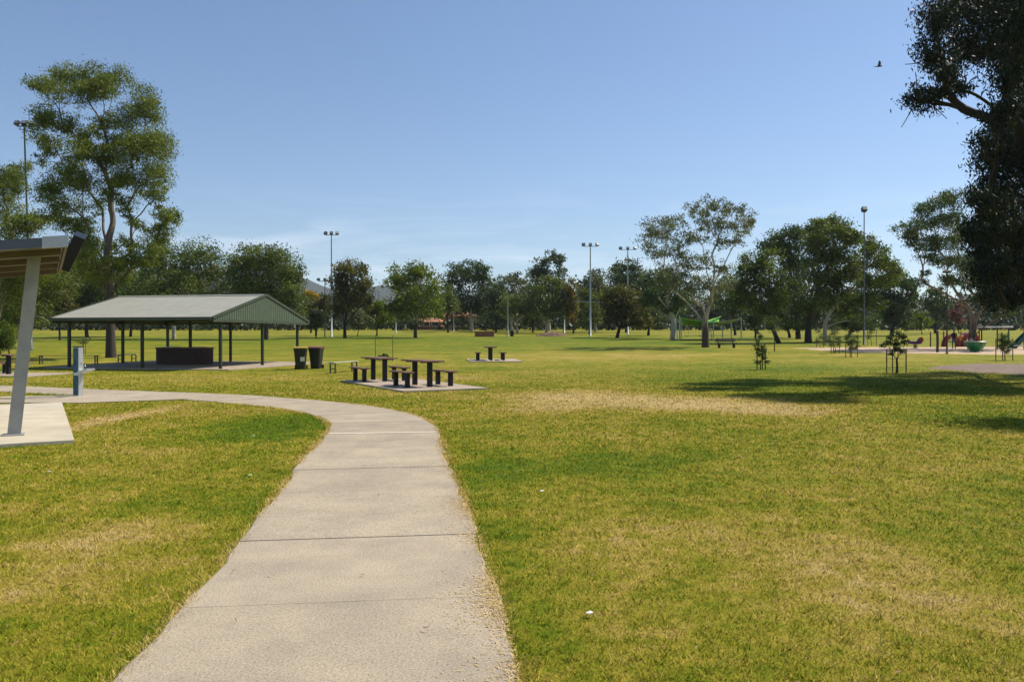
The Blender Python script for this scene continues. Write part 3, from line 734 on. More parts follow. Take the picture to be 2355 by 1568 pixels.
# ------------------------------------------------------------------ left shelter with slanted post
ls = thing('slanted_shelter', 'grey roofed shelter on a leaning steel post at the left edge', 'shelter', (-7.93, 12.62, .05), math.atan2(e1[1], e1[0]))
# local x runs away from the camera along the slab edge, local y to the left
def toL(x, y):
    q = np.array((x+7.93, y-12.62)); return float(q @ e1), float(q @ e2)
tp = P(80, 586, 12.72); tx, ty = toL(tp[0], tp[1])
MB().bar((0, 0, -.05), (tx, ty, tp[2]-.05), .185, .11, up=(1, 0, 0)).build('slanted_post', 'post_grey', ls)
MB().box((0, 0, .012), (.34, .30, .024)).build('base_plate', 'post_grey', ls)
cn = P(153, 560, 12.0); c0 = np.array(toL(cn[0], cn[1])); zt = cn[2]-.05
RL, RW, SL = 5.2, 4.6, -.010                        # roof: along x (away), along y (left)
def rz_(a): return zt+SL*a
def slab_roof(a0, a1, b0, b1, lo, hi):
    return [(c0[0]+a, c0[1]+b, rz_(a)-.13*b+z) for z in (lo, hi) for a, b in ((a0, b0), (a1, b0), (a1, b1), (a0, b1))]
BX = [(3,2,1,0),(4,5,6,7),(0,1,5,4),(1,2,6,5),(2,3,7,6),(3,0,4,7)]
MB().add(slab_roof(0.02, RL, .02, RW, .04, .10), BX).build('roof_sheet', 'roof_sheet', ls)
MB().add(slab_roof(0.06, RL-.06, .06, RW-.06, -.02, .035), BX).build('soffit', 'soffit', ls)
MB().add(slab_roof(-.06, .02, .32, RW, -.045, .10), BX).build('fascia', 'fascia_grey', ls)
MB().add(slab_roof(-.062, .02, -.02, .318, -.055, .115), BX).build('fascia_corner', 'fascia_pale', ls)
MB().add(slab_roof(.022, RL, -.02, .02, -.045, .06), BX).build('rake_trim', 'soffit', ls)
for k in range(4):
    a = .55+k*1.25; MB().add(slab_roof(a, a+.07, .06, RW-.1, -.11, -.022), BX).build('purlin', 'soffit', ls)
for b in (2.6,): MB().add(slab_roof(.1, RL-.1, b, b+.10, -.20, -.112), BX).build('roof_beam', 'soffit', ls)
pa, pb = P(150, 615, 16.9), P(186, 541, 16.9); qa, qb = toL(pa[0], pa[1]), toL(pb[0], pb[1])
MB().bar((qa[0], qa[1], pa[2]-.05), (qb[0], qb[1], pb[2]-.05), .22, .95, up=(1, 0, 0)).build('tilted_panel', 'panel_black', ls)
pm = [(qa[i_]+qb[i_])/2 for i_ in (0, 1)]
MB().bar((pm[0]-.9, pm[1]+.55, zt), (pm[0], pm[1]+.02, (pa[2]+pb[2])/2-.1), .06).build('panel_bracket', 'post_grey', ls)
# ------------------------------------------------------------------ trees
def tubes_np(paths, sides=6):
    VV, FF, base = [], [], 0
    ca = np.cos(2*np.pi*np.arange(sides)/sides); sa = np.sin(2*np.pi*np.arange(sides)/sides)
    for pts, rad in paths:
        pts = np.asarray(pts); n = len(pts)
        t = np.gradient(pts, axis=0); t /= np.linalg.norm(t, axis=1)[:, None]+1e-9
        ref = np.array((1., 0, 0)) if abs(t[0][0]) < .8 else np.array((0, 1., 0))
        xx = np.cross(t, ref); xx /= np.linalg.norm(xx, axis=1)[:, None]; yy = np.cross(t, xx)
        ring = pts[:, None, :]+np.asarray(rad)[:, None, None]*(xx[:, None, :]*ca[None, :, None]+yy[:, None, :]*sa[None, :, None])
        VV.append(ring.reshape(-1, 3))
        a = np.arange(n-1)[:, None]*sides+np.arange(sides)[None, :]; b = np.arange(n-1)[:, None]*sides+(np.arange(sides)[None, :]+1) % sides
        FF.append((np.stack([a, b, b+sides, a+sides], -1).reshape(-1, 4))+base); base += n*sides
    return np.concatenate(VV), np.concatenate(FF)

def leaves_np(blobs, n, ln, wr, rs, droop=.5, clump=.30):
    """blobs (k,6): centre and radii; leaf quads gathered in sprays"""
    B = np.asarray(blobs, float); wgt = (B[:, 3]*B[:, 5]); cnt = np.maximum((n*wgt/wgt.sum()).astype(int), 8)
    C, T = [], []
    for b, k in zip(B, cnt):
        m = max(8, int(k/26)); dirs = rs.normal(size=(m, 3)); dirs /= np.linalg.norm(dirs, axis=1)[:, None]
        rad = rs.uniform(.05, 1.0, m)**.5; sub = b[:3]+dirs*rad[:, None]*b[3:6]; stint = rs.uniform(.1, .9, m)
        idx = rs.integers(0, m, k); sg = clump*b[3:6]*.85
        C.append(sub[idx]+rs.normal(size=(k, 3))*sg*np.array((1, 1, .8))); T.append(np.clip(stint[idx]+rs.normal(0, .16, k), 0, 1))
    C = np.concatenate(C); T = np.concatenate(T); k = len(C)
    d = rs.normal(size=(k, 3)); d[:, 2] -= droop*1.6; d /= np.linalg.norm(d, axis=1)[:, None]
    e = np.cross(d, rs.normal(size=(k, 3))); e /= np.linalg.norm(e, axis=1)[:, None]+1e-9
    L = ln*rs.uniform(.6, 1.3, k)[:, None]; w = L*wr
    V = np.stack([C-d*L*.5, C+e*w*.5-d*L*.1, C+d*L*.5, C-e*w*.5-d*L*.1], 1).reshape(-1, 3)
    return V, np.arange(4*k).reshape(-1, 4), np.repeat(T, 4)

def grow(base, trunk_pts, blobs, r0, rs, twigs=3):
    """limbs from a trunk polyline to every leaf mass, thinning by how much they carry"""
    N = [np.array(p, float) for p in trunk_pts]; par = [-1]+list(range(len(N)-1)); nt = len(N)
    pl = [0.0]
    for j in range(1, nt): pl.append(pl[-1]+np.linalg.norm(N[j]-N[j-1]))
    order = sorted(range(len(blobs)), key=lambda k: np.linalg.norm(np.array(blobs[k][:3])-N[nt-1]))
    for k in order:
        c = np.array(blobs[k][:3])-np.array((0, 0, .25*blobs[k][5])); best, bj = 1e9, 0
        for j in range(max(1, nt-3), len(N)):
            v = c-N[j]; cost = np.linalg.norm(v)+.62*pl[j]+1.2*max(0, .25*np.linalg.norm(v)-v[2])
            if cost < best: best, bj = cost, j
        a = N[bj]; L = np.linalg.norm(c-a); prev = bj
        for t in (.35, .7):
            m = a+(c-a)*t+rs.normal(0, .035*L, 3)+np.array((0, 0, .06*L*math.sin(math.pi*t)))
            pl.append(pl[prev]+np.linalg.norm(m-N[prev])); N.append(m); par.append(prev); prev = len(N)-1
        pl.append(pl[prev]+np.linalg.norm(c-N[prev])); N.append(c); par.append(prev); cn = len(N)-1
        for _ in range(twigs):
            e = c+rs.normal(size=3)*np.array(blobs[k][3:6])*.55+np.array((0, 0, .3*blobs[k][5]))
            m = (c+e)/2+rs.normal(0, .03*L, 3); N.append(m); par.append(cn); pl.append(1e6); N.append(e); par.append(len(N)-2); pl.append(1e6)
    load = np.ones(len(N))
    for j in range(len(N)-1, 0, -1): load[par[j]] += load[j]
    r = r0*.62*(load/load[nt-1])**.62; r = np.maximum(r, min(r0*.035, .03)); r[0] = r0*1.25
    for j in range(1, nt): r[j] = r0*(1.0-.22*j/nt)
    ch = {}
    for j in range(1, len(N)): ch.setdefault(par[j], []).append(j)
    paths, stack = [], [(0, None)]
    while stack:                                     # follow the heaviest child, branch the others
        s, frm = stack.pop(); pts = ([N[frm]] if frm is not None else [])+[N[s]]; rad = ([min(r[s]*1.05, r[frm])] if frm is not None else [])+[r[s]]; cur = s
        while cur in ch:
            cs = sorted(ch[cur], key=lambda q: -load[q])
            for o in cs[1:]: stack.append((o, cur))
            cur = cs[0]; pts.append(N[cur]); rad.append(r[cur])
        if len(pts) > 1: paths.append(smooth_path(pts, rad))
    return paths
def smooth_path(pts, rad):
    if len(pts) < 3: return np.array(pts), np.array(rad)
    p = catmull(pts, 3); k = np.linspace(0, len(pts)-1, len(p)); return p, np.interp(k, np.arange(len(pts)), rad)

SEED = [100]
def tree(name, label, bx, by, blobs, fol, dens=1.0, r0=.25, brk='bark_gum', d=None, trunk=None, ln=None, wr=None, deep=.55, group=None, droop=.5, clump=.30, cat='tree', fork=.45, twigs=3, fill=True):
    """base where the trunk meets the lawn; leaf masses as (px, py, rx, ry[, depth offset])"""
    SEED[0] += 1; rs = np.random.default_rng(SEED[0])
    d = d or depth(by); base = np.array((at(bx, d), d, gzf(d)))
    half = (max(b[0]+b[2] for b in blobs)-min(b[0]-b[2] for b in blobs))/2/F*d
    W3 = []; r0 *= .78
    extra = []
    if fill:                                         # bridge neighbouring leaf masses so the crown reads as one
        for k, b in enumerate(blobs):
            near_ = sorted(blobs, key=lambda q: (q[0]-b[0])**2+(q[1]-b[1])**2)[1:3]
            for q in near_:
                f_ = rs.uniform(.35, .65); extra.append((b[0]+(q[0]-b[0])*f_+rs.normal(0, .25*b[2]), b[1]+(q[1]-b[1])*f_+rs.normal(0, .25*b[3]), b[2]*rs.uniform(.5, .85), b[3]*rs.uniform(.5, .85))+((b[4]+rs.uniform(-1.5, 1.5),) if len(b) > 4 else ()))
    blobs = [(b[0], b[1], b[2]*1.12, b[3]*1.14)+tuple(b[4:]) for b in blobs]; nb = len(blobs)
    for b in list(blobs)+extra:
        off = b[4] if len(b) > 4 else rs.uniform(-1, 1)*half*deep
        c = P(b[0], b[1], d+off)-base; s = (d+off)/F; q = math.sqrt(b[2]*b[3])
        W3.append((*c, b[2]*s, q*s*1.05, b[3]*s))
    if trunk: tp = [np.zeros(3)-np.array((0, 0, .1))]+[P(x_, y_, d)-base for x_, y_ in trunk]
    else:
        top = np.mean([w[:3] for w in W3], axis=0); top[2] = max(.8, top[2]*fork*1.2)
        tp = [np.array((0, 0, -.1)), np.array((top[0]*.15, top[1]*.15, top[2]*.35))+rs.normal(0, .05, 3), np.array((top[0]*.4, top[1]*.4, top[2]*.72)), np.array((top[0]*.6, top[1]*.6, top[2]))]
    t_ = thing(name, label, cat, tuple(base), 0, group)
    Vt, Ft = tubes_np(grow(base, tp, W3[:nb], r0, rs, twigs), 7)
    mesh_np('trunk', Vt, Ft, brk, t_, smooth=True)
    ln = ln or max(.13, 2.7*d/794); wr = wr or (.30 if d < 80 else .42)
    area = sum(b[2]*b[3]*math.pi for b in blobs)/5.29
    n = int(area*2.7*dens*(3.1*d/794/ln)**1.2/max(wr/.36, 1)**.6)
    V, Fq, T = leaves_np(W3, n, ln, wr, rs, droop, clump)
    mesh_np('crown', V, Fq, fol, t_, attrs={'tint': T})
    return t_

def cr(l, k=2.961, ox=0, oy=117.7): return [(a/k+ox, b/k+oy, c/k, e/k) for a, b, c, e in l]
# tall gum beyond the green shelter
tree('gum_tree', 'tallest sunlit gum tree, rising behind the green shelter roof', 255, 822, cr([
 (260,230,80,60),(450,160,100,80),(640,170,110,80),(830,190,85,75),(400,270,110,80),(600,300,120,80),(980,320,105,90),(300,430,90,60),(250,560,70,65),
 (430,480,110,75),(850,470,110,85),(1040,430,75,90),(1000,620,140,110),(1130,650,75,110),(900,760,130,95),(1100,830,85,85),(560,680,110,65),
 (280,740,45,40),(700,780,80,55),(420,870,115,75),(330,960,110,60),(560,920,120,75),(480,1050,110,65),(760,930,75,55),(960,900,110,70),(1050,1000,80,50),
 (1130,1120,85,60),(1200,1130,45,55),(1080,1230,95,55),(1010,1330,80,60),(600,1340,100,75),(830,1420,65,60),(640,1480,120,80),(720,260,90,70),(760,610,70,60),(620,560,60,50),(960,1190,45,30),(640,700,80,60),(490,790,90,60),(380,640,80,60),(690,1050,70,50),(870,1040,80,50),(600,1180,70,50),(470,1190,80,50),(350,1110,90,50),(860,1290,50,45),(740,1340,60,50),(540,600,70,50),(700,480,70,50),(820,880,70,50),(900,1150,50,35),(560,1260,70,45),(740,700,70,50),(880,620,80,60),(760,1450,55,55),(680,1570,80,60),(540,1440,70,60),(830,1540,70,60),(920,1430,60,50),(1000,1430,70,55),(1100,1330,60,50),(900,1340,40,40)]),
 'leaf_tall', dens=1.15, r0=.38, brk='bark_grey', trunk=[(254, 760), (252, 690), (250, 620), (248, 560)], deep=.42, droop=.6, twigs=4, clump=.27)
# left edge group
tree('gum_tree', 'dark gum tree at the left edge with its top beside the floodlight', -20, 815, cr([
 (60,840,90,70),(170,800,55,45),(30,950,70,70),(150,930,45,55),(60,1080,110,65),(200,1180,110,60),(70,1240,110,70),(280,1150,85,45),(-120,900,120,100),(-160,1100,140,110)])+[(30, 600, 50, 40), (90, 610, 55, 40), (20, 660, 55, 50)],
 'leaf_tall', dens=1.15, r0=.35, d=60, trunk=[(-10, 740), (10, 650), (25, 560)])
tree('gum_tree', 'pale limbed gum at the left edge behind the slanted post', 52, 800, [(30, 700, 40, 45), (85, 670, 45, 40), (110, 640, 40, 35), (10, 640, 40, 40), (60, 620, 40, 30), (140, 620, 35, 35), (0, 760, 26, 36), (35, 745, 22, 30), (60, 590, 40, 28), (120, 585, 36, 26), (85, 720, 34, 26), (150, 660, 30, 30)],
 'leaf_olive', r0=.22, brk='bark_pale', d=72, trunk=[(40, 740), (66, 690), (95, 640)], dens=.9)
tree('wattle_tree', 'golden leaved wattle left of the green shelter roof', 138, 768, [(132, 690, 26, 28), (150, 715, 20, 26), (120, 720, 22, 26), (140, 655, 24, 24), (112, 680, 20, 24)], 'leaf_brown', d=98, r0=.16, brk='bark_dark', dens=1.2)
tree('weeping_shrub', 'weeping green shrub at the far left edge', 22, 812, [(10, 762, 16, 20), (24, 772, 14, 20), (0, 785, 14, 20), (18, 792, 12, 14)], 'leaf_bright', d=58, r0=.06, dens=1.4, droop=1.3, cat='shrub')
tree('dark_tree', 'dark tree between the tall gum and the left shelter roof', 200, 768, [(180, 600, 42, 34), (215, 630, 45, 35), (170, 650, 45, 35), (200, 685, 50, 30), (240, 670, 40, 35), (160, 700, 36, 28), (230, 705, 40, 24), (185, 570, 34, 26)], 'leaf_dark', d=112, r0=.3, brk='bark_dark', dens=1.1)
tree('dark_tree', 'olive tree behind the shelter roof, right of the tall trunk', 300, 765, [(300, 640, 36, 28), (325, 670, 42, 28), (290, 690, 45, 26), (345, 700, 40, 22), (270, 660, 28, 24)], 'leaf_olive', d=120, r0=.25, brk='bark_dark', dens=1.1)
tree('gum_tree', 'gum with a bare pale fork above the shelter ridge', 400, 770, [(365, 575, 34, 24), (345, 610, 30, 30), (455, 578, 45, 26), (490, 605, 28, 26), (410, 610, 45, 24), (450, 640, 50, 24), (380, 650, 45, 24), (500, 650, 26, 28), (425, 672, 60, 16), (350, 665, 30, 26)], 'leaf_olive', d=105, r0=.3, brk='bark_pale', dens=.95, trunk=[(400, 730), (404, 690), (402, 650)])
tree('gum_tree', 'broad rounded gum above the shelter gable', 612, 779, [(565, 590, 32, 24), (610, 585, 40, 22), (650, 600, 34, 26), (545, 620, 28, 28), (590, 620, 42, 26), (640, 635, 40, 28), (680, 640, 24, 30), (560, 655, 36, 26), (610, 665, 46, 26), (665, 680, 32, 26), (570, 690, 36, 22), (625, 705, 42, 22), (680, 710, 26, 20)], 'leaf_olive', d=104, r0=.36, brk='bark_gum', dens=1.05, trunk=[(612, 740), (610, 700), (606, 660)])
tree('wattle_tree', 'bright yellow flowering tree right of the shelter peak', 715, 768, [(714, 677, 15, 9), (705, 682, 10, 8), (726, 683, 12, 8)], 'leaf_gold', d=150, r0=.2, brk='bark_dark', dens=2.2)
tree('dark_tree', 'brownish tree below the yellow one, behind the gable', 726, 771, [(712, 705, 18, 14), (735, 700, 20, 14), (722, 725, 22, 14), (745, 715, 18, 14), (750, 690, 14, 14)], 'leaf_brown', d=125, r0=.2, brk='bark_dark', dens=1.2)
tree('round_bush', 'round clipped looking green bush beside the shelter gable', 727, 770, [(722, 732, 22, 17), (735, 725, 16, 14), (710, 738, 16, 12), (726, 746, 20, 9)], 'leaf_grey', d=112, r0=.1, brk='bark_dark', dens=1.7, cat='bush')
tree('gum_tree', 'rusty green gum right of the tall floodlight', 793, 778, [(790, 617, 26, 18), (815, 612, 22, 16), (835, 635, 20, 18), (775, 640, 18, 20), (800, 655, 34, 20), (840, 660, 20, 22), (785, 690, 30, 22), (820, 690, 34, 20), (775, 715, 22, 18), (845, 695, 16, 18)], 'leaf_brown', d=112, r0=.28, brk='bark_dark', dens=.95, trunk=[(793, 750), (797, 720), (803, 690)])
tree('round_bush', 'low green bush at the foot of the rusty gum', 822, 768, [(815, 725, 20, 14), (835, 728, 18, 14), (822, 742, 22, 12), (845, 738, 12, 12)], 'leaf_grey', d=122, r0=.08, brk='bark_dark', dens=1.6, cat='bush')
tree('round_bush', 'yellow green dome shaped tree on a short trunk', 866, 768, [(868, 704, 20, 13), (885, 715, 18, 16), (858, 720, 18, 16), (875, 733, 26, 13), (895, 732, 13, 14), (870, 712, 22, 14)], 'leaf_bright', d=125, r0=.14, brk='bark_dark', dens=1.6, trunk=[(867, 758), (868, 748)], cat='tree')
tree('gum_tree', 'full green gum with a dark lower trunk, left of mid distance', 955, 776, [(915, 630, 22, 18), (950, 622, 24, 18), (975, 625, 24, 18), (905, 655, 20, 18), (940, 655, 28, 20), (985, 650, 26, 22), (1000, 680, 20, 24), (915, 690, 24, 22), (960, 690, 34, 22), (930, 720, 28, 16), (985, 718, 30, 18), (1008, 712, 14, 20), (900, 712, 14, 14)], 'leaf_bright', d=112, r0=.30, brk='bark_gum', dens=1.0, trunk=[(955, 755), (958, 735), (962, 715)])
tree('dark_tree', 'large dark rounded gum, tallest behind the open field', 1085, 764, [(1050, 622, 22, 15), (1085, 615, 28, 16), (1110, 625, 20, 16), (1035, 645, 22, 16), (1070, 645, 30, 18), (1115, 650, 26, 18), (1030, 672, 18, 18), (1060, 680, 28, 18), (1100, 685, 30, 20), (1130, 680, 16, 18), (1050, 712, 30, 20), (1095, 715, 36, 20)], 'leaf_dark', d=178, r0=.5, brk='bark_pale', dens=1.05)
tree('dark_tree', 'thin topped gum right of the large dark one', 1175, 763, [(1160, 645, 16, 14), (1185, 640, 18, 14), (1205, 655, 16, 16), (1150, 672, 22, 16), (1180, 675, 28, 18), (1150, 705, 26, 20), (1185, 710, 30, 20), (1215, 690, 18, 20)], 'leaf_grey', d=170, r0=.35, brk='bark_pale', dens=.85)
tree('dark_tree', 'gum with a separate tuft of leaves at its top', 1262, 762, [(1275, 590, 18, 13), (1290, 606, 12, 12), (1262, 600, 12, 12), (1240, 612, 18, 14), (1225, 630, 18, 16), (1250, 638, 26, 18), (1285, 640, 20, 18), (1235, 665, 26, 20), (1270, 672, 30, 20)], 'leaf_dark', d=185, r0=.45, brk='bark_pale', dens=1.0)
tree('gum_tree', 'leafy green tree with two pale leaning stems mid field', 1190, 762, [(1175, 690, 24, 16), (1205, 695, 24, 16), (1160, 712, 20, 14), (1190, 718, 30, 14), (1220, 715, 20, 16)], 'leaf_olive', d=150, r0=.25, brk='bark_pale', dens=1.0, trunk=[(1188, 745), (1192, 735)])
tree('gum_tree', 'broad green tree left of the golden one', 1255, 762, [(1235, 668, 22, 16), (1265, 655, 26, 16), (1290, 665, 20, 18), (1230, 695, 26, 18), (1268, 690, 30, 18), (1295, 700, 18, 22), (1245, 720, 28, 14), (1280, 722, 24, 14)], 'leaf_olive', d=148, r0=.3, brk='bark_pale', dens=1.05)
tree('wattle_tree', 'golden autumn tree beside the plain tall pole', 1318, 762, [(1312, 660, 18, 16), (1322, 685, 15, 20), (1315, 712, 16, 18), (1320, 735, 14, 14), (1306, 690, 14, 18)], 'leaf_autumn', d=146, r0=.22, brk='bark_dark', dens=.95)
tree('dark_tree', 'grey green gum behind the three lamp floodlight', 1368, 762, [(1365, 630, 18, 14), (1385, 645, 18, 14), (1350, 655, 16, 16), (1372, 668, 26, 18), (1350, 690, 20, 20), (1390, 690, 22, 20), (1360, 715, 30, 18), (1390, 722, 22, 16)], 'leaf_grey', d=168, r0=.35, brk='bark_pale', dens=1.05)
tree('dark_tree', 'dark gum behind the slim floodlight left of the big tree', 1440, 764, [(1425, 615, 20, 15), (1455, 612, 22, 15), (1415, 640, 20, 16), (1445, 640, 28, 18), (1475, 640, 20, 18), (1430, 668, 30, 18), (1470, 670, 24, 20), (1490, 700, 20, 22)], 'leaf_dark', d=160, r0=.4, brk='bark_dark', dens=1.1)
tree('wattle_tree', 'spreading rusty topped wattle on a short leaning trunk', 1418, 776, [(1415, 672, 24, 14), (1445, 670, 26, 14), (1395, 690, 18, 18), (1430, 695, 34, 18), (1470, 690, 24, 18), (1400, 715, 20, 20), (1440, 722, 36, 18), (1480, 718, 22, 20), (1405, 738, 18, 12), (1465, 742, 24, 12), (1490, 742, 12, 14)], 'leaf_brown', d=112, r0=.28, brk='bark_dark', dens=1.15, trunk=[(1424, 755), (1434, 735), (1440, 715)])
# big open crowned gum in the middle right
tree('gum_tree', 'big open crowned gum with forked pale limbs, centre right', 1621, 799, [
 (1505,520,32,20),(1545,510,30,18),(1485,552,26,16),(1530,545,32,20),(1570,540,26,22),(1500,580,26,18),(1545,580,32,20),(1590,480,20,16),(1625,475,24,22),(1655,478,22,18),(1690,480,22,18),(1715,500,22,20),(1728,520,14,14),
 (1625,510,30,20),(1665,512,26,18),(1700,530,24,18),(1605,545,28,20),(1650,550,26,18),(1690,558,22,14),(1580,600,34,22),(1625,598,28,20),(1525,620,34,18),(1570,635,34,20),(1610,640,34,20),(1660,620,24,18),(1540,655,30,18),(1590,672,32,18),(1640,665,26,20),(1670,655,24,18),(1520,645,20,14),(1635,690,18,18)],
 'leaf_grey', dens=.62, r0=.40, brk='bark_gum', d=73, fill=True, trunk=[(1622, 765), (1620, 745), (1622, 730)], deep=.6, twigs=5, clump=.24)
tree('gum_tree', 'leaning grey trunked gum just left of the big open one', 1546, 775, [(1505, 640, 24, 18), (1540, 630, 26, 18), (1500, 670, 24, 18), (1540, 665, 30, 20), (1570, 690, 24, 20), (1510, 700, 24, 18), (1550, 715, 22, 14), (1485, 690, 14, 16)], 'leaf_dark', d=105, r0=.42, brk='bark_pale', dens=1.1, trunk=[(1548, 740), (1540, 715), (1534, 690)])
tree('gum_tree', 'olive gum on a leaning dark trunk, right of the big open one', 1791, 789, [
 (1730,600,26,18),(1765,592,30,18),(1715,630,26,20),(1755,630,34,22),(1795,635,24,24),(1700,660,24,20),(1740,665,34,20),(1785,672,30,22),(1720,692,30,18),(1765,735,26,14),(1765,700,34,18),(1800,690,16,20),(1690,690,20,16)],
 'leaf_olive', d=86, r0=.30, brk='bark_dark', dens=1.15, trunk=[(1780, 765), (1772, 745), (1762, 720)])
tree('gum_tree', 'small tree under the olive gum with low dark leaves', 1736, 772, [(1745, 715, 20, 14), (1725, 725, 18, 14), (1735, 742, 16, 12)], 'leaf_dark', d=108, r0=.18, brk='bark_dark', dens=1.2)
tree('dark_tree', 'dark gum behind, between the olive gum and the domed one', 1835, 772, [(1790, 545, 28, 16), (1825, 535, 28, 16), (1770, 565, 24, 18), (1805, 570, 34, 22), (1845, 565, 24, 22), (1815, 605, 34, 24), (1845, 640, 28, 26), (1830, 690, 28, 26), (1815, 660, 24, 26), (1835, 735, 22, 22)], 'leaf_dark', d=105, r0=.4, brk='bark_dark', dens=1.25)
tree('gum_tree', 'domed full gum on a thick black trunk, right of centre', 1858, 788, [
 (1880,520,26,18),(1910,513,30,16),(1940,525,26,18),(1868,550,24,20),(1905,548,36,22),(1945,555,28,22),(1965,545,14,16),(1875,585,28,22),(1915,590,34,24),(1955,595,24,24),(1880,625,30,22),(1925,635,36,22),(1965,630,18,20),(1880,665,28,22),(1925,675,32,20),(1850,700,20,20),(1895,700,28,16),(1860,740,18,18)],
 'leaf_olive', d=89, r0=.46, brk='bark_dark', dens=1.3, trunk=[(1858, 755), (1865, 715), (1880, 670)])
tree('gum_tree', 'pale trunked gum beside the tall right pole', 1897, 785, [
 (1990,560,24,18),(2020,570,22,18),(1995,600,28,22),(2030,605,26,20),(1975,640,26,22),(2010,650,28,20),(2045,640,22,20),(1965,690,28,22),(1930,715,26,18),(2000,695,26,20),(2060,615,16,18),(1970,735,22,14)],
 'leaf_olive', d=93, r0=.3, brk='bark_pale', dens=1.05, trunk=[(1896, 755), (1902, 730), (1925, 695)])
tree('dark_tree', 'very dark dense tree behind the right pole', 2050, 768, [(2040, 640, 26, 20), (2075, 650, 26, 18), (2025, 680, 24, 22), (2060, 690, 32, 22), (2095, 655, 18, 14), (2040, 725, 28, 20), (2075, 730, 24, 20), (2100, 690, 12, 20)], 'leaf_dark', d=125, r0=.4, brk='bark_dark', dens=1.4)
# second row filling in behind the standing gums
for nm, lb, bx, dd, fo, bl in (
  ('dark_tree', 'shady tree filling the gap left of the large dark gum', 1030, 158, 'leaf_olive', [(1020, 668, 16, 14), (1030, 690, 22, 16), (1015, 712, 22, 16), (1040, 700, 18, 16)]),
  ('dark_tree', 'shady tree behind the flat headed lamp pole', 1140, 160, 'leaf_dark', [(1140, 668, 20, 16), (1130, 692, 22, 18), (1155, 695, 24, 18), (1140, 725, 30, 18), (1165, 735, 22, 14)]),
  ('dark_tree', 'low dark tree under the tufted gum', 1225, 158, 'leaf_dark', [(1215, 700, 22, 16), (1235, 715, 24, 16), (1215, 735, 26, 14), (1250, 740, 22, 12)]),
  ('dark_tree', 'shady tree between golden tree and rusty wattle', 1355, 140, 'leaf_olive', [(1345, 672, 18, 16), (1365, 690, 22, 18), (1345, 712, 22, 18), (1372, 728, 22, 16), (1340, 742, 18, 12)]),
  ('dark_tree', 'shady tree behind the rusty wattle and the leaning gum', 1490, 128, 'leaf_dark', [(1485, 650, 22, 18), (1505, 680, 26, 20), (1485, 705, 24, 18), (1510, 730, 26, 16), (1480, 742, 20, 12)]),
  ('dark_tree', 'shady tree behind the shade sail posts', 1690, 130, 'leaf_dark', [(1680, 655, 22, 18), (1700, 680, 26, 18), (1675, 700, 24, 18), (1700, 718, 26, 14), (1660, 715, 18, 12)]),
  ('dark_tree', 'low dark foliage tree between the two thick trunks', 1815, 112, 'leaf_dark', [(1800, 715, 22, 18), (1820, 738, 22, 16), (1785, 735, 20, 14), (1805, 752, 20, 9)]),
  ('dark_tree', 'low dark tree behind the pale trunked gum', 1950, 118, 'leaf_dark', [(1930, 735, 24, 14), (1955, 720, 24, 18), (1985, 735, 24, 16), (1965, 750, 26, 10), (2010, 740, 20, 16)])):
    tree(nm, lb, bx, 770, bl, fo, d=dd, r0=.26, brk='bark_dark', dens=.95)
# right gum over the playground
tree('gum_tree', 'spreading gum with forked pale trunk over the playground', 2236, 803, [
 (2130,480,28,16),(2165,460,26,16),(2195,455,26,20),(2075,530,22,16),(2110,525,28,18),(2145,510,32,20),(2185,505,32,22),(2100,560,24,14),(2140,560,30,18),(2180,560,34,22),(2215,540,24,24),(2125,595,22,12),(2165,600,28,16),(2205,605,32,20),(2240,600,32,26),(2120,645,16,12),(2185,645,24,14),(2225,650,34,18),(2270,640,34,26),(2310,660,34,26),(2260,690,34,16),(2310,710,30,20),(2340,640,30,30)],
 'leaf_dark', d=68, r0=.42, brk='bark_brown', dens=1.15, trunk=[(2234, 782), (2236, 762), (2238, 745)], deep=.5, twigs=4)
tree('dark_tree', 'low dark tree far behind the playground, left of the swing', 2150, 762, [(2150, 668, 20, 12), (2135, 685, 18, 14), (2165, 690, 22, 18), (2145, 712, 24, 16), (2180, 720, 20, 18)], 'leaf_dark', d=150, r0=.3, brk='bark_dark', dens=1.1)
tree('round_bush', 'sunlit yellow green bush behind the playground', 2120, 765, [(2115, 725, 12, 12), (2125, 738, 16, 10), (2110, 745, 12, 9)], 'leaf_bright', d=135, r0=.08, brk='bark_dark', dens=1.5, cat='bush')
tree('round_bush', 'reddish bush behind the playground pole', 2205, 765, [(2190, 722, 12, 10), (2205, 712, 12, 10), (2200, 735, 14, 10)], 'leaf_pink', d=140, r0=.1, brk='bark_dark', dens=1.3, cat='bush')
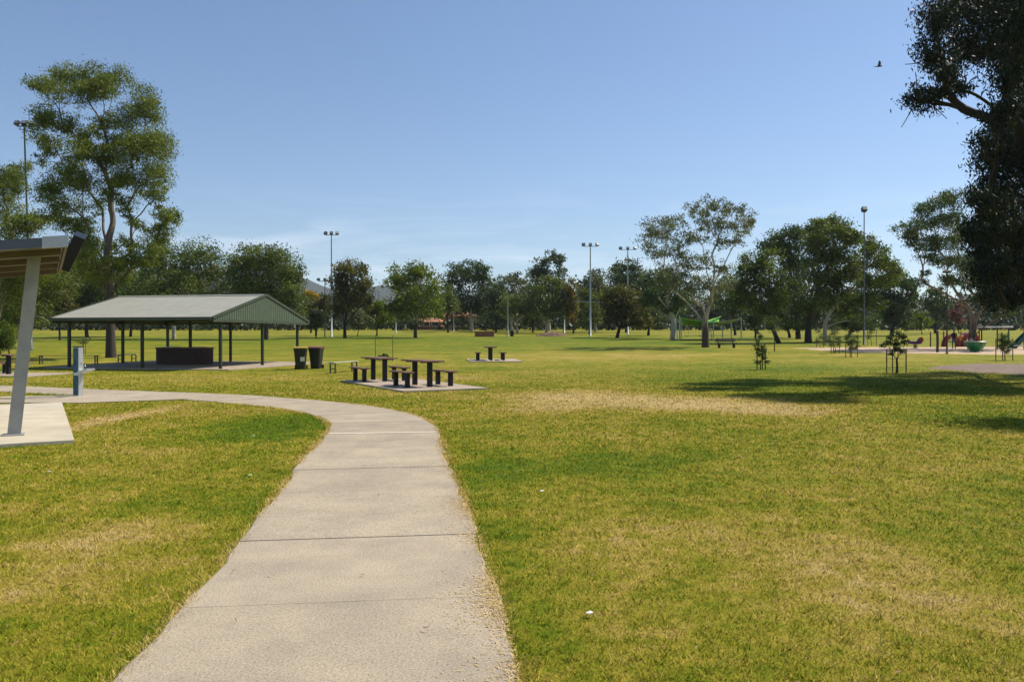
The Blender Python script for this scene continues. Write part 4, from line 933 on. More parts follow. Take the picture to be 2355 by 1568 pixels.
# huge near tree overhanging the right edge; trunk stands just outside the view
near = [(2150,50,42,46,-1),(2195,15,56,46,1),(2260,30,60,56,0),(2330,50,60,66,2),(2400,60,70,70,-2),(2132,125,30,40,0),(2172,150,40,40,1),(2205,100,46,46,-2),(2270,110,52,46,2),(2340,130,54,54,-1),(2102,222,28,30,0),(2140,232,34,26,1),
 (2215,205,22,22,-1),(2175,205,28,24,0),(2310,190,46,44,1),(2370,200,50,50,-2),(2290,255,46,34,-1),(2345,280,50,44,2),(2255,320,28,26,1),(2290,350,46,40,0),(2345,370,46,50,-2),(2262,400,34,36,0),(2320,440,50,46,1),(2245,455,30,30,-1),(2285,490,44,44,2),(2345,510,46,50,0),
 (2242,520,28,30,0),(2260,560,36,36,-1),(2310,580,48,48,1),(2350,630,40,46,0),(2285,640,40,36,2),(2410,300,70,120,0),(2430,500,70,110,1),(2320,690,36,26,-1),(2500,150,90,90,0),(2560,350,100,130,2),(2520,20,90,70,-2),(2430,-20,80,50,1),(2330,-30,60,40,0),(2600,560,90,90,1),(2640,150,90,110,-1),(2330,340,40,36,0),(2280,540,40,40,0),(2335,560,40,44,0),(2255,610,30,30,0),(2305,620,40,36,0),(2340,680,36,34,0),(2285,690,34,24,0),(2230,560,24,24,0),(2300,300,40,30,0),(2270,455,36,30,0),(2450,120,60,70,0),(2480,260,70,70,0),(2440,380,60,70,0),(2520,440,70,80,0),(2580,250,70,80,0),(2460,580,60,70,0),(2560,120,70,70,0),(2620,420,70,80,0),(2400,430,50,60,0)]  # last masses past the right edge added to make the cast shadow more solid
rn = random.Random(12)
near = [(a, b, c, e_, rn.uniform(-2.5, 3.5) if a < 2180 else rn.uniform(-5.5, 7.0)) for a, b, c, e_, q_ in near]  # crown depth spread widened so its shadow covers more lawn
tree('gum_tree', 'huge near gum in dark silhouette filling the right edge', 2520, 870, near, 'leaf_shaded', d=29.5, r0=.34, brk='bark_shaded', dens=.80, trunk=[(2515, 700), (2500, 520), (2480, 350), (2460, 220)], ln=.17, wr=.30, twigs=4, droop=.9, clump=.30)
# neighbour of it, outside the view on the right; only its shade reaches into the picture
def near2():
    rs = np.random.default_rng(77); b = thing('gum_tree', 'small gum outside the right edge whose shade falls on the lawn', 'tree', (14.2, 16.4, gzf(16.4)))
    bl = [(-1.6, -.2, 4.7, 1.2, 1.2, .9), (-.3, .5, 5.6, 1.4, 1.4, 1.0), (1.0, -.3, 5.2, 1.4, 1.3, 1.0), (.2, -.6, 4.2, 1.3, 1.2, .8), (0, .3, 6.4, 1.2, 1.2, .8)]
    Vt, Ft = tubes_np(grow(None, [(0, 0, -.1), (.05, 0, 1.2), (-.05, .05, 2.4), (0, 0, 3.4)], bl, .16, rs, 3), 7)
    mesh_np('trunk', Vt, Ft, 'bark_gum', b, smooth=True)
    V, Fq, T = leaves_np(bl, 9000, .15, .32, rs, .8, .3); mesh_np('crown', V, Fq, 'leaf_olive', b, attrs={'tint': T})
near2()

# wood along the far boundary, one mass
def far_wood():
    rs = np.random.default_rng(3); bl = []
    def add(px, d, top, n, wmin):
        lowy = HY-F*(gzf(d)-CAMZ)/d; s = d/F
        for j in range(n):
            py = top+(lowy-top)*(j+.5)/n; rr = (lowy-top)/n*.8
            bl.append((*P(px+rs.normal(0, 6), py, d+rs.normal(0, 3)), max(rr*1.4, wmin)*s, max(rr*1.4, 10)*s, rr*s))
    for k in range(300):                             # trees
        px = -900+14*k+rs.uniform(-7, 7); d = rs.uniform(215, 262); top = rs.uniform(650, 692) if k % 2 else rs.uniform(685, 720)
        if 640 < px < 770 or 835 < px < 905: top = max(top, rs.uniform(696, 726))
        if 2080 < px < 2190: top = max(top, rs.uniform(690, 715))
        if 1000 < px < 1085: top = rs.uniform(700, 722); d = rs.uniform(236, 262)
        add(px, d, top, 4, 15)
    for k in range(210):                             # undergrowth in front of them
        px = -900+20*k+rs.uniform(-8, 8)
        if not 975 < px < 1012: add(px, rs.uniform(190, 198), rs.uniform(733, 742), 2, 15)
    V, Fq, T = leaves_np(bl, 178000, 1.0, .62, rs, .3, .42)
    o = mesh_np('far_wood', V, Fq, 'leaf_far', attrs={'tint': T}); tag(o, 'dark distant wood along the far edge of the field', 'wood', kind='stuff')
far_wood()

# ------------------------------------------------------------------ staked saplings
def sapling(label, bx, by, blobs, fol='leaf_dark', stakes=((-.35, 0), (.35, 0), (0, .35)), hs=1.0, sm='stake', dens=1.0, d=None, mesh_guard=True, r0=.025):
    SEED[0] += 1; rs = np.random.default_rng(SEED[0]); d = d or depth(by); base = np.array((at(bx, d), d, gzf(d)))
    t_ = thing('sapling', label, 'sapling', tuple(base), 0, 'staked saplings'); W3 = []
    for b in blobs:
        c = P(b[0], b[1], d+rs.uniform(-.15, .15))-base; s = d/F; W3.append((*c, b[2]*s, b[2]*s, b[3]*s))
    zmin = max(.3, min(w[2] for w in W3)*.7); top = max(W3, key=lambda w: w[2])
    Vt, Ft = tubes_np(grow(base, [(0, 0, -.05), (.01, 0, zmin*.6), (.0, .01, zmin)], W3, r0, rs, 2), 5)
    mesh_np('trunk', Vt, Ft, 'bark_dark', t_, smooth=True)
    V, Fq, T = leaves_np(W3, int(620*dens*max(1, len(W3)/4)*1.2), .095, .42, rs, .6, .45); mesh_np('crown', V, Fq, fol, t_, attrs={'tint': T})
    for sx_, sy_ in stakes: MB().box((sx_, sy_, hs/2-.05), (.04, .04, hs+.1)).build('stake', sm, t_)
    if mesh_guard and len(stakes) > 1:
        b = MB(); L = list(stakes)
        for zz in (.25, hs*.6, hs*.92):
            for k in range(len(L)):
                p_, q_ = L[k], L[(k+1) % len(L)]; b.bar((p_[0], p_[1], zz), (q_[0], q_[1], zz), .012)
        b.build('tie_wire', 'wire', t_)
    return t_
sapling('slim staked sapling standing alone on the right lawn', 1748, 850, [(1742, 760, 5, 8), (1746, 775, 6, 8), (1741, 790, 8, 8), (1752, 797, 9, 6), (1740, 803, 6, 6), (1750, 812, 9, 8), (1756, 822, 8, 6), (1743, 834, 8, 6), (1763, 832, 6, 5), (1757, 808, 6, 8)], stakes=((-.16, 0), (.12, .1), (.22, -.05)), hs=1.0, sm='stake_dark', dens=.7)
sapling('slim leafy sapling under the olive gum', 1780, 808, [(1768, 735, 12, 12), (1785, 742, 10, 10), (1778, 757, 12, 10), (1792, 755, 8, 8)], stakes=((.05, .05),), hs=1.7, sm='stake_dark', dens=1.3, mesh_guard=False)
sapling('wide topped sapling with a wire guard at the shadow edge', 2062, 858, [(2048, 775, 9, 8), (2062, 768, 8, 8), (2078, 776, 9, 8), (2040, 788, 10, 6), (2058, 788, 10, 8), (2080, 788, 8, 6), (2028, 795, 6, 5), (2060, 803, 9, 7), (2072, 808, 7, 8), (2050, 812, 7, 6)], stakes=((-.45, 0), (.45, .1), (.0, .4)), hs=1.05, sm='stake', dens=.95, r0=.05)
sapling('staked sapling left of the sandpit', 1920, 813, [(1918, 765, 10, 9), (1925, 778, 10, 9), (1915, 790, 10, 8), (1906, 780, 7, 8), (1930, 790, 6, 8), (1922, 755, 8, 7)], stakes=((-.3, 0), (.32, 0), (.0, .3)), hs=1.1, dens=1.3)
sapling('staked sapling at the front edge of the sandpit', 1957, 821, [(1955, 772, 8, 8), (1962, 785, 9, 8), (1950, 788, 9, 7), (1958, 798, 9, 7), (1970, 795, 5, 8), (1945, 778, 5, 6), (1968, 775, 4, 5)], stakes=((-.38, 0), (.42, 0), (.05, .3)), hs=1.1, dens=1.3)
sapling('dark staked sapling beside the tall right pole', 2003, 795, [(1998, 738, 9, 10), (2005, 750, 9, 10), (2000, 765, 9, 8), (2008, 730, 7, 8), (1996, 776, 6, 6)], 'leaf_dark', stakes=((-.35, 0), (.5, 0)), hs=1.6, dens=1.6)
sapling('bushy dark sapling between three stakes at the right edge', 2310, 829, [(2306, 770, 8, 8), (2312, 782, 11, 8), (2306, 795, 11, 8), (2314, 806, 9, 7), (2322, 790, 8, 8), (2300, 783, 6, 6)], 'leaf_dark', stakes=((-.55, 0), (.55, .1), (.05, .3)), hs=1.35, dens=1.6, r0=.03)
sapling('short sapling half hidden left of the sandpit one', 1885, 800, [(1884, 765, 8, 7), (1890, 777, 8, 8), (1880, 785, 7, 7), (1895, 788, 6, 7)], stakes=((-.3, 0), (.3, 0)), hs=1.0, dens=1.2)
sapling('tiny shrub inside two tall thin guard posts', 883, 825, [(876, 819, 5, 3), (883, 816, 4, 4), (890, 818, 4, 3)], 'leaf_dark', stakes=((-.52, 0), (.52, 0)), hs=1.55, sm='stake', dens=.4, d=47.5, r0=.012)
sapling('small round topped sapling on the field left of the shelter bench', 192, 815, [(188, 783, 10, 5), (198, 781, 9, 5), (192, 788, 8, 4)], 'leaf_grey', stakes=((.1, .1), (-.1, .1)), hs=.9, dens=.7)

# ------------------------------------------------------------------ floodlights and poles
def pole(name, label, px, by, ty, lamps=3, d=None, r=.14, arm=1.5, cross=None, m='galvanised', face=0.0, lean=0.0, box=(.55, .3, .45), cat='floodlight', band=None, grp='light poles round the field'):
    d = d or depth(by); x_ = at(px, d); z0 = gzf(d); h = CAMZ+(HY-ty)/F*d-z0
    t_ = thing(name, label, cat, (x_, d, z0), 0, grp); r *= .75; box = tuple(.85*q for q in box)
    MB().tube([(0, 0, -.1), (lean*.33, 0, h*.33), (lean*.66, 0, h*.66), (lean, 0, h)], [r, r*.85, r*.7, r*.5], 10).build('pole', m, t_, smooth=True)
    MB().lathe([(r*1.8, 0), (r*1.8, .05), (r*1.1, .06)], 10).build('base_flange', m, t_)
    if lamps:
        if arm: MB().bar((lean-arm, 0, h-.05), (lean+arm, 0, h-.05), .09).build('crossarm', m, t_)
        for k in range(lamps):
            xx = lean+(0 if lamps == 1 else -arm+2*arm*k/(lamps-1)); yaw = face+(k-(lamps-1)/2)*.45
            M_l = Matrix.Translation((xx, 0, h+.22)) @ Matrix.Rotation(yaw, 4, 'Z') @ Matrix.Rotation(-.5, 4, 'X')
            l_ = MB().box(None, box, M=M_l).build('floodlight_head', 'lamp_dark', t_)
            MB().box(None, (box[0]*.88, .02, box[2]*.85), M=M_l @ Matrix.Translation((0, -box[1]/2-.012, 0))).build('lens', 'grey_steel', l_)
    if cross:
        for cy, a in cross:
            hz = CAMZ+(HY-cy)/F*d-z0; MB().bar((-a, -.16, hz), (a, -.16, hz-.15), .1).build('crossarm', m, t_)
    return t_
pole('floodlight', 'tall dark floodlight at the left, half hidden by the tall gum', 72, 808, 290, 3, d=66, r=.15, arm=.6, lean=-.55, m='fascia_grey', box=(.5, .3, .4))
pole('floodlight', 'tall pale floodlight with three lamps right of the shelter', 762, 775, 540, 3, r=.18, arm=.85, box=(.5, .4, .5))
pole('floodlight', 'shorter dark three lamp floodlight beside the taller one', 747, 775, 646, 3, r=.13, arm=.95, m='stake_dark', box=(.5, .3, .38))
pole('steel_pole', 'plain pale pole in front of the full green gum', 910, 763, 684, 0, r=.16, cat='pole', d=150)
pole('floodlight', 'lamp pole with a flat dark head in the middle distance', 1167, 774, 657, 2, d=118, r=.15, arm=.75, box=(.9, .3, .2), m='post_grey')
pole('steel_pole', 'thin pole near the orange roofed house', 1043, 763, 722, 1, d=165, r=.13, arm=0, box=(1.0, .5, .2), cat='pole')
pole('steel_pole', 'plain tall pole with a crossarm beside the golden tree', 1297, 762, 616, 0, d=150, r=.22, cross=((686, 3.4),), cat='pole')
pole('floodlight', 'tall pole with three lamps and a low crossarm, centre right', 1357, 773.5, 566, 3, r=.20, arm=1.05, cross=((693, 2.6),), box=(.55, .35, .5))
pole('floodlight', 'slim floodlight with three lamps left of the big gum', 1443, 769, 574, 3, r=.20, arm=1.25, box=(.6, .4, .5))
pole('floodlight', 'tall pole with a single lamp cluster above the right trees', 1986, 793, 487, 1, r=.12, arm=0, m='fascia_grey', box=(.55, .5, .5))
pole('lamp_post', 'slim playground lamp post with a flat cross head', 2177, 812, 632, 1, d=59, r=.085, arm=0, box=(.75, .3, .08), m='stake_dark', cat='lamp post')

# ------------------------------------------------------------------ shade sail playground beyond the big gum
sd_ = 100.0
sail = thing('shade_sail', 'lime green shade sail on steel posts behind the big gum', 'shade sail', (at(1630, sd_), sd_, gzf(sd_)))
def SL_(px, py, dd): return tuple(P(px, py, sd_+dd)-np.array((at(1630, sd_), sd_, gzf(sd_))))
def sailmesh(c, name, m):
    N = 10; v, f = [], []; c = [np.array(q) for q in c]
    for a in np.linspace(0, 1, N):
        for b in np.linspace(0, 1, N):
            p_ = (c[0]*(1-a)+c[1]*a)*(1-b)+(c[3]*(1-a)+c[2]*a)*b
            ctr = sum(c)/4; pull = .25*(math.sin(math.pi*a)*(1 if b in (0, 1) else 0)+math.sin(math.pi*b)*(1 if a in (0, 1) else 0))
            p_ = p_+(ctr-p_)*pull*.4-np.array((0, 0, .25))*math.sin(math.pi*a)*math.sin(math.pi*b); v.append(tuple(p_))
    for i_ in range(N-1):
        for j in range(N-1): q = i_*N+j; f.append((q, q+1, q+N+1, q+N))
    o = MB().add(v, f).build(name, m, sail, smooth=True); md = o.modifiers.new('thick', 'SOLIDIFY'); md.thickness = .02; return o
sailmesh([SL_(1561, 730, -3), SL_(1634, 742, -4), SL_(1642, 751, 5), SL_(1566, 748, 5)], 'sail', 'sail_green')
sailmesh([SL_(1600, 746, -3), SL_(1653, 740, -4), SL_(1658, 727, 4), SL_(1610, 742, 5)], 'sail', 'sail_green')
sailmesh([SL_(1640, 744, -3), SL_(1704, 731, -3), SL_(1702, 735, 4), SL_(1650, 750, 5)], 'sail', 'sail_pale')
for px, top, dd in ((1562, 728, -3.2), (1566, 735, 5), (1614, 738, 5), (1640, 742, -4), (1661, 735, 5.2), (1681, 740, -3.2), (1704, 730, -3)):
    a = SL_(px, top, dd); zb = gzf(sd_+dd)-gzf(sd_)-.1; MB().tube([(a[0], a[1], zb), a], .075, 8).build('post', 'galvanised', sail)
sw = thing('swing_frame', 'pale steel swing frame under the green shade sail', 'swing', (at(1595, 99), 99, gzf(99)))
for px in (1554, 1632): 
    xx = at(px, 99)-at(1595, 99)
    for dy in (-.9, .9): MB().tube([(xx, dy, -.05), (xx, 0, 2.3)], .05, 8).build('leg', 'galvanised', sw)
MB().tube([(at(1554, 99)-at(1595, 99), 0, 2.3), (at(1632, 99)-at(1595, 99), 0, 2.3)], .055, 8).build('top_beam', 'galvanised', sw)
for xx in (-.9, .9):
    MB().tube([(xx-.22, 0, 2.3), (xx-.22, 0, .55)], .012, 5).tube([(xx+.22, 0, 2.3), (xx+.22, 0, .55)], .012, 5).build('chain', 'wire', sw)
    MB().box((xx, 0, .53), (.5, .2, .05)).build('seat', 'black_steel', sw)
sg = thing('park_bench', 'small slatted park bench in the shade right of the big gum', 'bench', ground(1670, 800), R(8))
for k in range(3): MB().box((0, -.18+.16*k, .45), (1.9, .13, .04)).build('plank', 'stake', sg)
for k in range(2): MB().box((0, .30, .62+.17*k), (1.9, .04, .13)).build('backrest_plank', 'stake', sg)
for sx_ in (-.7, .7): MB().box((sx_, 0, .21), (.07, .45, .44)).bar((sx_, .22, .4), (sx_, .34, .9), .06).build('leg_frame', 'stake_dark', sg)

# ------------------------------------------------------------------ far field furniture
fd = ground(1114, 774)
bx_ = thing('planter_box', 'low red brown brick box out on the far field', 'planter', fd)
MB().box((0, 0, .33), (2.9, 1.2, .70), bev=.02).build('brick_base', 'brick_wall', bx_); MB().box((0, 0, .71), (3.0, 1.3, .06)).build('coping', 'play_red', bx_)
MB().tube([(.05, 0, .74), (.05, 0, 1.6)], .05, 8).build('post', 'stake_dark', bx_)
fb = thing('litter_bin', 'small black litter bin right of the flat headed lamp pole', 'bin', ground(1177, 773.5))
MB().lathe([(.26, 0), (.30, .75), (.30, .82)], 14).build('body', 'black_steel', fb, smooth=False); MB().lathe([(.32, .82), (.30, .90), (.1, .95)], 14).build('lid', 'lamp_dark', fb)
def mound():
    g = ground(1268, 773); rs = np.random.default_rng(9); t_ = thing('soil_mound', 'low heap of brown soil on the far field', 'mound', g)
    N, K = 26, 7; v, f = [], []
    for i_ in range(K):
        r_ = i_/(K-1)
        for k in range(N):
            a = 2*math.pi*k/N; w = 1+rs.normal(0, .06); v.append((2.6*r_*w*math.cos(a), 1.4*r_*w*math.sin(a), .62*(1-r_**1.6)+rs.normal(0, .06)*(r_ < .99)-.05*(r_ > .99)))
    for i_ in range(K-1):
        for k in range(N): j = (k+1) % N; f.append((i_*N+k, i_*N+j, i_*N+N+j, i_*N+N+k))
    MB().add(v, f).build('heap', 'soil', t_, smooth=True)
    for k in range(9):
        a = rs.uniform(0, 6.28); r_ = rs.uniform(.6, 1.05); s = rs.uniform(.07, .18)
        MB().lathe([(s*.5, -s*.6), (s, 0), (s*.6, s*.6)], 6).build('clod', 'soil', t_, (2.6*r_*math.cos(a), 1.4*r_*math.sin(a), .62*max(0, 1-r_**1.6)+s*.3), rz=a)
mound()
# house behind the trees
def house(label, px, d, Lw, dp, wall, rise, rz, floor=None):
    t_ = thing('house', label, 'house', (at(px, d), d, gzf(d)), rz, None)
    MB().box((0, 0, wall/2-.05), (Lw, dp, wall+.1)).build('wall', 'brick_wall', t_)
    o = .5; a, b = Lw/2+o, dp/2+o; q = dp/2*.8
    v = [(-a, -b, wall), (a, -b, wall), (a, b, wall), (-a, b, wall), (-a+q, 0, wall+rise), (a-q, 0, wall+rise)]
    rf = MB().add(v, [(0, 1, 5, 4), (1, 2, 5), (2, 3, 4, 5), (3, 0, 4), (3, 2, 1, 0)]).build('roof', 'roof_tile', t_)
    MB().box((Lw*.2, 1.0, wall+rise), (.7, .7, 1.3)).build('chimney', 'brick_wall', rf)
    for k in range(3):
        xx = -Lw*.32+k*Lw*.3; w_ = MB().box((xx, -dp/2-.02, 1.45), (1.6, .06, 1.2)).build('window', 'white_paint', t_); MB().box((xx, -dp/2-.055, 1.45), (1.4, .02, 1.02)).build('pane', 'glass_dark', w_)
    MB().box((Lw*.42, -dp/2-.02, 1.05), (.95, .06, 2.1)).build('door', 'timber_slat', t_)
house('orange roofed house just showing between the far trees', 1053, 206, 9.0, 8.0, 3.4, 1.7, R(6))
house('low brick house under the trees left of the orange roof', 990, 200, 7.0, 7.0, 1.9, 1.3, R(-8))

# ------------------------------------------------------------------ playground
# green bowl carousel
gb = thing('bowl_carousel', 'green bowl shaped spinning seat on the sand', 'play equipment', ground(2242, 810), .2); gb.scale = (.9, .9, .92)
MB().tube([(0, 0, -.1), (0, 0, .25)], .10, 12).build('spindle', 'grey_steel', gb)
prof = [(.34, .06), (.48, .18), (.72, .52), (.86, .86), (.88, .88), (.85, .90), (.81, .86), (.66, .56), (.42, .26), (.05, .2)]
MB().lathe(prof, 8).build('bowl', 'play_green', gb)
MB().lathe([(.83, .87), (.90, .87), (.91, .90), (.87, .93), (.83, .92)], 24, caps=False).build('rim', 'grey_steel', gb)
# red tunnel climber
rc = thing('red_climber', 'red and orange plastic climbing unit behind the standing person', 'play equipment', ground(2212, 797), .1)
def arch(w_, h_, t, n=14):
    o = [(w_*math.cos(math.pi*k/n), h_*math.sin(math.pi*k/n)) for k in range(n+1)]; i_ = [((w_-t)*math.cos(math.pi*k/n), (h_-t)*math.sin(math.pi*k/n)) for k in range(n, -1, -1)]; return o+i_
for x0, w_, h_, m_, dp_ in ((-.95, .85, 1.15, 'play_red', .5), (1.0, .95, 1.35, 'play_red', .9)):
    pr = arch(w_, h_, .28); MB().extrude([(x0+a, 0, b) for a, b in pr], (0, dp_, 0)).build('arch', m_, rc)
MB().box((.05, .2, .62), (.5, .08, .9), bev=.03).build('panel', 'play_orange', rc)
for sx_ in (-1.7, .05, 1.9): MB().tube([(sx_, .25, -.1), (sx_, .25, 1.45)], .06, 10).build('post', 'play_red', rc)
MB().box((0, .3, .45), (3.2, .6, .08)).build('deck', 'play_purple', rc)
# purple-red spring rider
sp = thing('spring_rider', 'small purple and red spring rider left on the sand', 'play equipment', ground(2104, 801), -.3)
MB().tube([(.16*math.cos(k*.9), .16*math.sin(k*.9), .01+.32*k/28) for k in range(29)], .022, 6).build('spring', 'black_steel', sp)
MB().extrude([(-.62, -.14, .42), (-.55, -.14, .70), (-.30, -.14, .62), (.1, -.14, .62), (.30, -.14, .95), (.52, -.14, 1.0), (.62, -.14, .75), (.45, -.14, .40), (0, -.14, .34)], (0, .28, 0)).build('body', 'play_purple', sp)
MB().extrude([(.28, -.18, .90), (.52, -.18, 1.02), (.66, -.18, .72), (.48, -.18, .46)], (0, .36, 0)).build('head', 'play_red', sp)
MB().tube([(.28, -.3, .86), (.28, .3, .86)], .025, 8).build('handle', 'grey_steel', sp)
MB().box((-.15, 0, .655), (.42, .26, .05), bev=.02).build('seat', 'label_white', sp)
# rough posts
for px, by, h_, r_, lb in ((2155, 810.5, 1.62, .10, 'thick dark timber post standing in the sand'), (2139, 798, 1.35, .06, 'thinner post behind the thick timber one')):
    t_ = thing('timber_post', lb, 'post', ground(px, by)); MB().tube([(0, 0, -.1), (.01, 0, h_*.5), (-.01, 0, h_)], [r_, r_*.95, r_*.88], 9).build('shaft', 'stake_dark', t_); MB().lathe([(r_*.9, h_), (r_*.95, h_+.03), (r_*.4, h_+.07)], 9).build('cap', 'black_steel', t_)
# white roofed frame
wf = thing('play_shelter', 'narrow white roofed frame on dark posts in the playground', 'play equipment', ground(2285, 803), -.03)
MB().box((0, 0, 1.92), (2.75, .9, .12), bev=.03).build('roof', 'white_paint', wf)
for xx in (-1.05, .28, 1.25):
    MB().tube([(xx, 0, -.1), (xx, 0, 1.87)], .055, 9).build('post', 'stake_dark', wf)
MB().bar((.28, 0, .32), (1.25, 0, .32), .08).build('rail', 'stake_dark', wf)
# slide at the edge
sl = thing('slide', 'teal slide with platform at the right edge', 'slide', ground(2352, 804), .05)
MB().extrude([(-.95, -.3, .12), (-.8, -.3, .08), (.3, -.3, 1.20), (.25, -.3, 1.30)], (0, .6, 0)).build('chute', 'play_teal', sl)
for yy in (-.33, .30): MB().extrude([(-.95, yy, .12), (.28, yy, 1.25), (.22, yy, 1.46), (-1.0, yy, .30)], (0, .035, 0)).build('side_rail', 'play_teal', sl)
MB().box((.85, 0, 1.2), (1.1, .8, .07)).build('platform', 'white_paint', sl)
for xx in (-1.6, .36, 1.3):
    for yy in (-.4, .4): MB().tube([(xx, yy, -.1), (xx, yy, 1.75 if xx > 0 else 1.5)], .045, 8).build('post', 'play_green', sl)
MB().bar((-1.6, -.4, .35), (1.3, -.4, .35), .07).build('rail', 'white_paint', sl)

# ------------------------------------------------------------------ person and child
def skin_body(name, joints, bones, regions, parent, seed=0):
    """one continuous skinned surface; regions(co) picks the cloth or skin of each face"""
    names = list(joints); me = bpy.data.meshes.new(name); me.from_pydata([joints[k][0] for k in names], [(names.index(a), names.index(b)) for a, b in bones], []); me.update()
    o = bpy.data.objects.new(name, me); COL.objects.link(o)
    md = o.modifiers.new('skin', 'SKIN'); md.use_smooth_shade = True
    for k, n_ in enumerate(names):
        sv = me.skin_vertices[0].data[k]; r = joints[n_][1]; sv.radius = r if isinstance(r, tuple) else (r, r); sv.use_root = (k == 0)
    ss = o.modifiers.new('sub', 'SUBSURF'); ss.levels = 2; ss.render_levels = 2
    dg = bpy.context.evaluated_depsgraph_get(); dg.update(); em = bpy.data.meshes.new_from_object(o.evaluated_get(dg)); o.modifiers.clear()
    o.data = em; em.materials.clear()
    ms = []
    for p_ in em.polygons:
        nm = regions(p_.center)
        if nm not in ms: ms.append(nm); em.materials.append(MATS[nm])
        p_.material_index = ms.index(nm); p_.use_smooth = True
    o.parent = parent; return o
def person(label, loc, rz, H_=1.66, shirt='shirt', legs='jeans', sc=1.0, sit=False):
    t_ = thing('person', label, 'person', loc, rz); t_.scale = (sc,)*3
    J = {'pel': ((0, 0, .92), (.16, .12)), 'wai': ((0, 0, 1.08), (.135, .10)), 'che': ((0, -.01, 1.28), (.17, .115)), 'sho': ((0, 0, 1.40), (.11, .085)), 'nek': ((0, .01, 1.46), .05), 'jaw': ((0, -.03, 1.54), (.066, .075)), 'hed': ((0, -.01, 1.62), (.075, .088)), 'crn': ((0, 0, 1.68), (.055, .065))}
    Bn = [('pel', 'wai'), ('wai', 'che'), ('che', 'sho'), ('sho', 'nek'), ('nek', 'jaw'), ('jaw', 'hed'), ('hed', 'crn')]
    for s_, n_ in ((-1, 'l'), (1, 'r')):
        if sit: leg = {'hip': ((s_*.10, -.03, .86), .10), 'kne': ((s_*.12, -.45, .84), .065), 'ank': ((s_*.12, -.50, .46), .045), 'toe': ((s_*.12, -.66, .42), .04)}
        else: leg = {'hip': ((s_*.10, 0, .82), .095), 'kne': ((s_*.11, -.02, .47), .065), 'clf': ((s_*.11, .02, .34), .058), 'ank': ((s_*.11, .02, .08), .042), 'toe': ((s_*.13, -.15, .035), .038)}
        for k, v_ in leg.items(): J[n_+k] = v_
        ks = list(leg); Bn += [('pel', n_+ks[0])]+[(n_+a, n_+b) for a, b in zip(ks[:-1], ks[1:])]
        J[n_+'sh'] = ((s_*.19, 0, 1.37), .062); J[n_+'el'] = ((s_*.25, -.02, 1.10), .045); J[n_+'wr'] = ((s_*.25, -.17, .90), .030); J[n_+'pa'] = ((s_*.25, -.22, .83), (.036, .022))
        Bn += [('sho', n_+'sh'), (n_+'sh', n_+'el'), (n_+'el', n_+'wr'), (n_+'wr', n_+'pa')]
        for f_, (dx, L_) in enumerate(((-.024, .072), (-.008, .082), (.008, .078), (.024, .062))):
            J[n_+'f%da' % f_] = ((s_*.25+dx, -.25, .785), .009); J[n_+'f%db' % f_] = ((s_*.25+dx, -.25-.01, .785-L_), .008); Bn += [(n_+'pa', n_+'f%da' % f_), (n_+'f%da' % f_, n_+'f%db' % f_)]
        J[n_+'ta'] = ((s_*.25-s_*.038, -.24, .81), .010); J[n_+'tb'] = ((s_*.25-s_*.045, -.26, .765), .008); Bn += [(n_+'pa', n_+'ta'), (n_+'ta', n_+'tb')]
    def reg(c):
        if c.z > 1.47: return 'hair' if (c.z > 1.62 or c.y > .03) else 'skin'
        if abs(c.x) > .19 and c.z < 1.14: return 'skin'
        if c.z > .93: return shirt
        if c.z < .075 and not sit: return 'black_steel'
        return legs
    body = skin_body('body', J, Bn, reg, t_)
    fc = MB()
    for sx_ in (-1, 1): fc.lathe([(.002, -.01), (.011, 0), (.002, .01)], 8, (sx_*.03, -.092, 1.60), caps=False)
    fc.build('eyes', 'black_steel', body); MB().extrude([(-.012, -.088, 1.555), (.012, -.088, 1.555), (0, -.092, 1.60)], (0, -.018, 0)).build('nose', 'skin', body)
    MB().box((0, -.088, 1.528), (.045, .012, .012)).build('mouth', 'lid_red', body)
    for sx_ in (-1, 1): MB().lathe([(.012, -.028), (.02, 0), (.012, .028)], 8, (sx_*.078, 0, 1.585), .4, 1).build('ear', 'skin', body)
    return t_
px_, py_, pz_ = ground(2193, 802.5); person('person in dark top and grey trousers standing on the sand', (px_, py_, pz_+.02), R(165), sc=.95)
cg = ground(2242, 810); person('small child in a pink top sitting in the green bowl', (cg[0]-.25, cg[1]+.15, cg[2]-.02), R(-20), shirt='pink_shirt', sc=.70, sit=True)

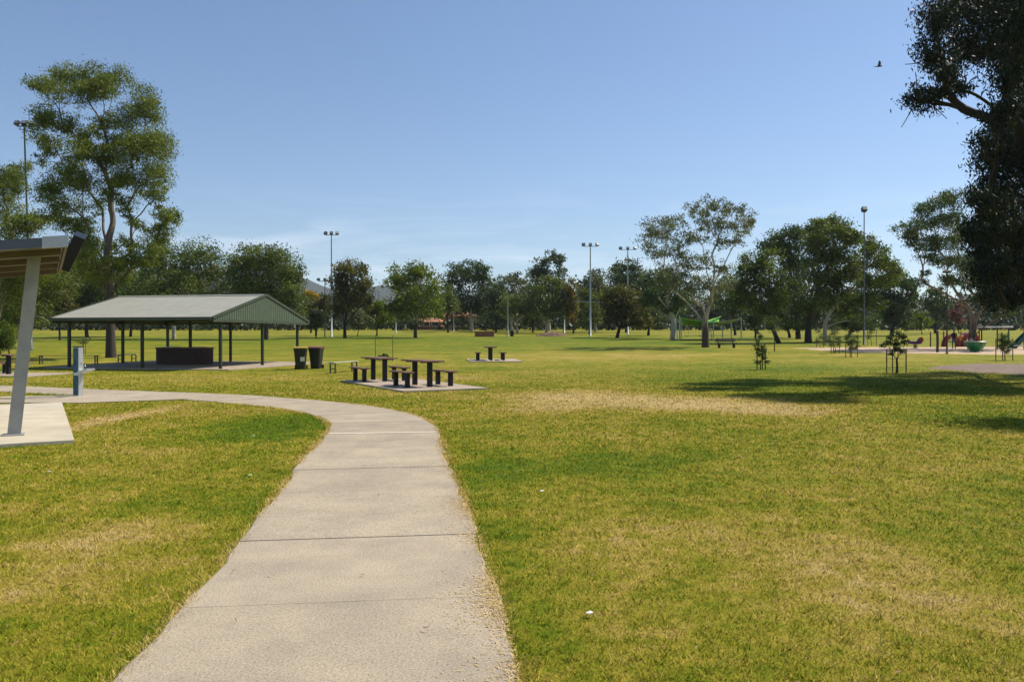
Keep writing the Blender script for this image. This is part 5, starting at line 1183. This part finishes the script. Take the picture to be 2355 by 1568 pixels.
# ------------------------------------------------------------------ bird in the sky
bc = P(2020, 154, 55)
bd = thing('bird', 'dark bird flying in the open sky near the right tree', 'bird', tuple(bc), R(70))
MB().lathe([(.005, -.24), (.03, -.20), (.05, -.05), (.055, .04), (.04, .14), (.035, .17), (.012, .21)], 10).build('body', 'bird_dark', bd)
bd.children[0].rotation_euler = (R(90), 0, 0)
for sx_ in (-1, 1): MB().extrude([(sx_*.03, -.08, .02), (sx_*.20, -.10, .17), (sx_*.36, .02, .30), (sx_*.22, .07, .19), (sx_*.03, .09, .02)], (0, 0, .012)).build('wing', 'bird_dark', bd)
MB().extrude([(-.03, .20, 0), (.03, .20, 0), (.06, .36, 0), (-.06, .36, 0)], (0, 0, .008)).build('tail', 'bird_dark', bd)

# ------------------------------------------------------------------ white scraps lying on the lawn
rs = np.random.default_rng(21)
for px, py, lb in ((582, 1006, 'in the bright green dip beside the path'), (224, 966, 'left of the bare patch by the slab'), (268, 966, 'a little right of the first near the slab'), (1246, 1135, 'on the lawn right of the path'),
                   (113, 1090, 'on the left lawn before the slab'), (575, 1098, 'on the left lawn near the path bend'), (50, 925, 'in the grass island by the left slab'), (1040, 774, 'on the far field left of the brick box'), (1356, 1421, 'near the bottom right of the path')):
    g = ground(px, py); s = .020*max(1, g[1]/12); t_ = thing('paper_scrap', 'small white scrap lying '+lb, 'litter', (g[0], g[1], g[2]+.03), rs.uniform(0, 6), 'white scraps on the grass')
    v = [(-s, -s*.7, 0), (s*.2, -s, .002), (s, -s*.3, .006), (s*.8, s*.7, .003), (-s*.3, s, .006), (-s, s*.4, .002), (0, 0, .008)]
    o = MB().add(v, [(k, (k+1) % 6, 6) for k in range(6)]).build('sheet', 'feather', t_); md = o.modifiers.new('thick', 'SOLIDIFY'); md.thickness = .004

# ------------------------------------------------------------------ the air: thin haze between here and the hills
hz = MB().box((0, 1400, 205), (7000, 4400, 412)).build('haze', 'hill')
hm = bpy.data.materials.new('haze_air'); hm.use_nodes = True; hn = hm.node_tree.nodes; hn.remove(hn['Principled BSDF'])
pv = hn.new('ShaderNodeVolumePrincipled'); pv.inputs['Density'].default_value = 0.00011; pv.inputs['Color'].default_value = (0.80, 0.88, 1.0, 1)
pv.inputs['Anisotropy'].default_value = 0.2
hm.node_tree.links.new(pv.outputs[0], hn['Material Output'].inputs['Volume'])
hz.data.materials.clear(); hz.data.materials.append(hm)
tag(hz, 'thin bluish haze in the air over the park', kind='stuff')
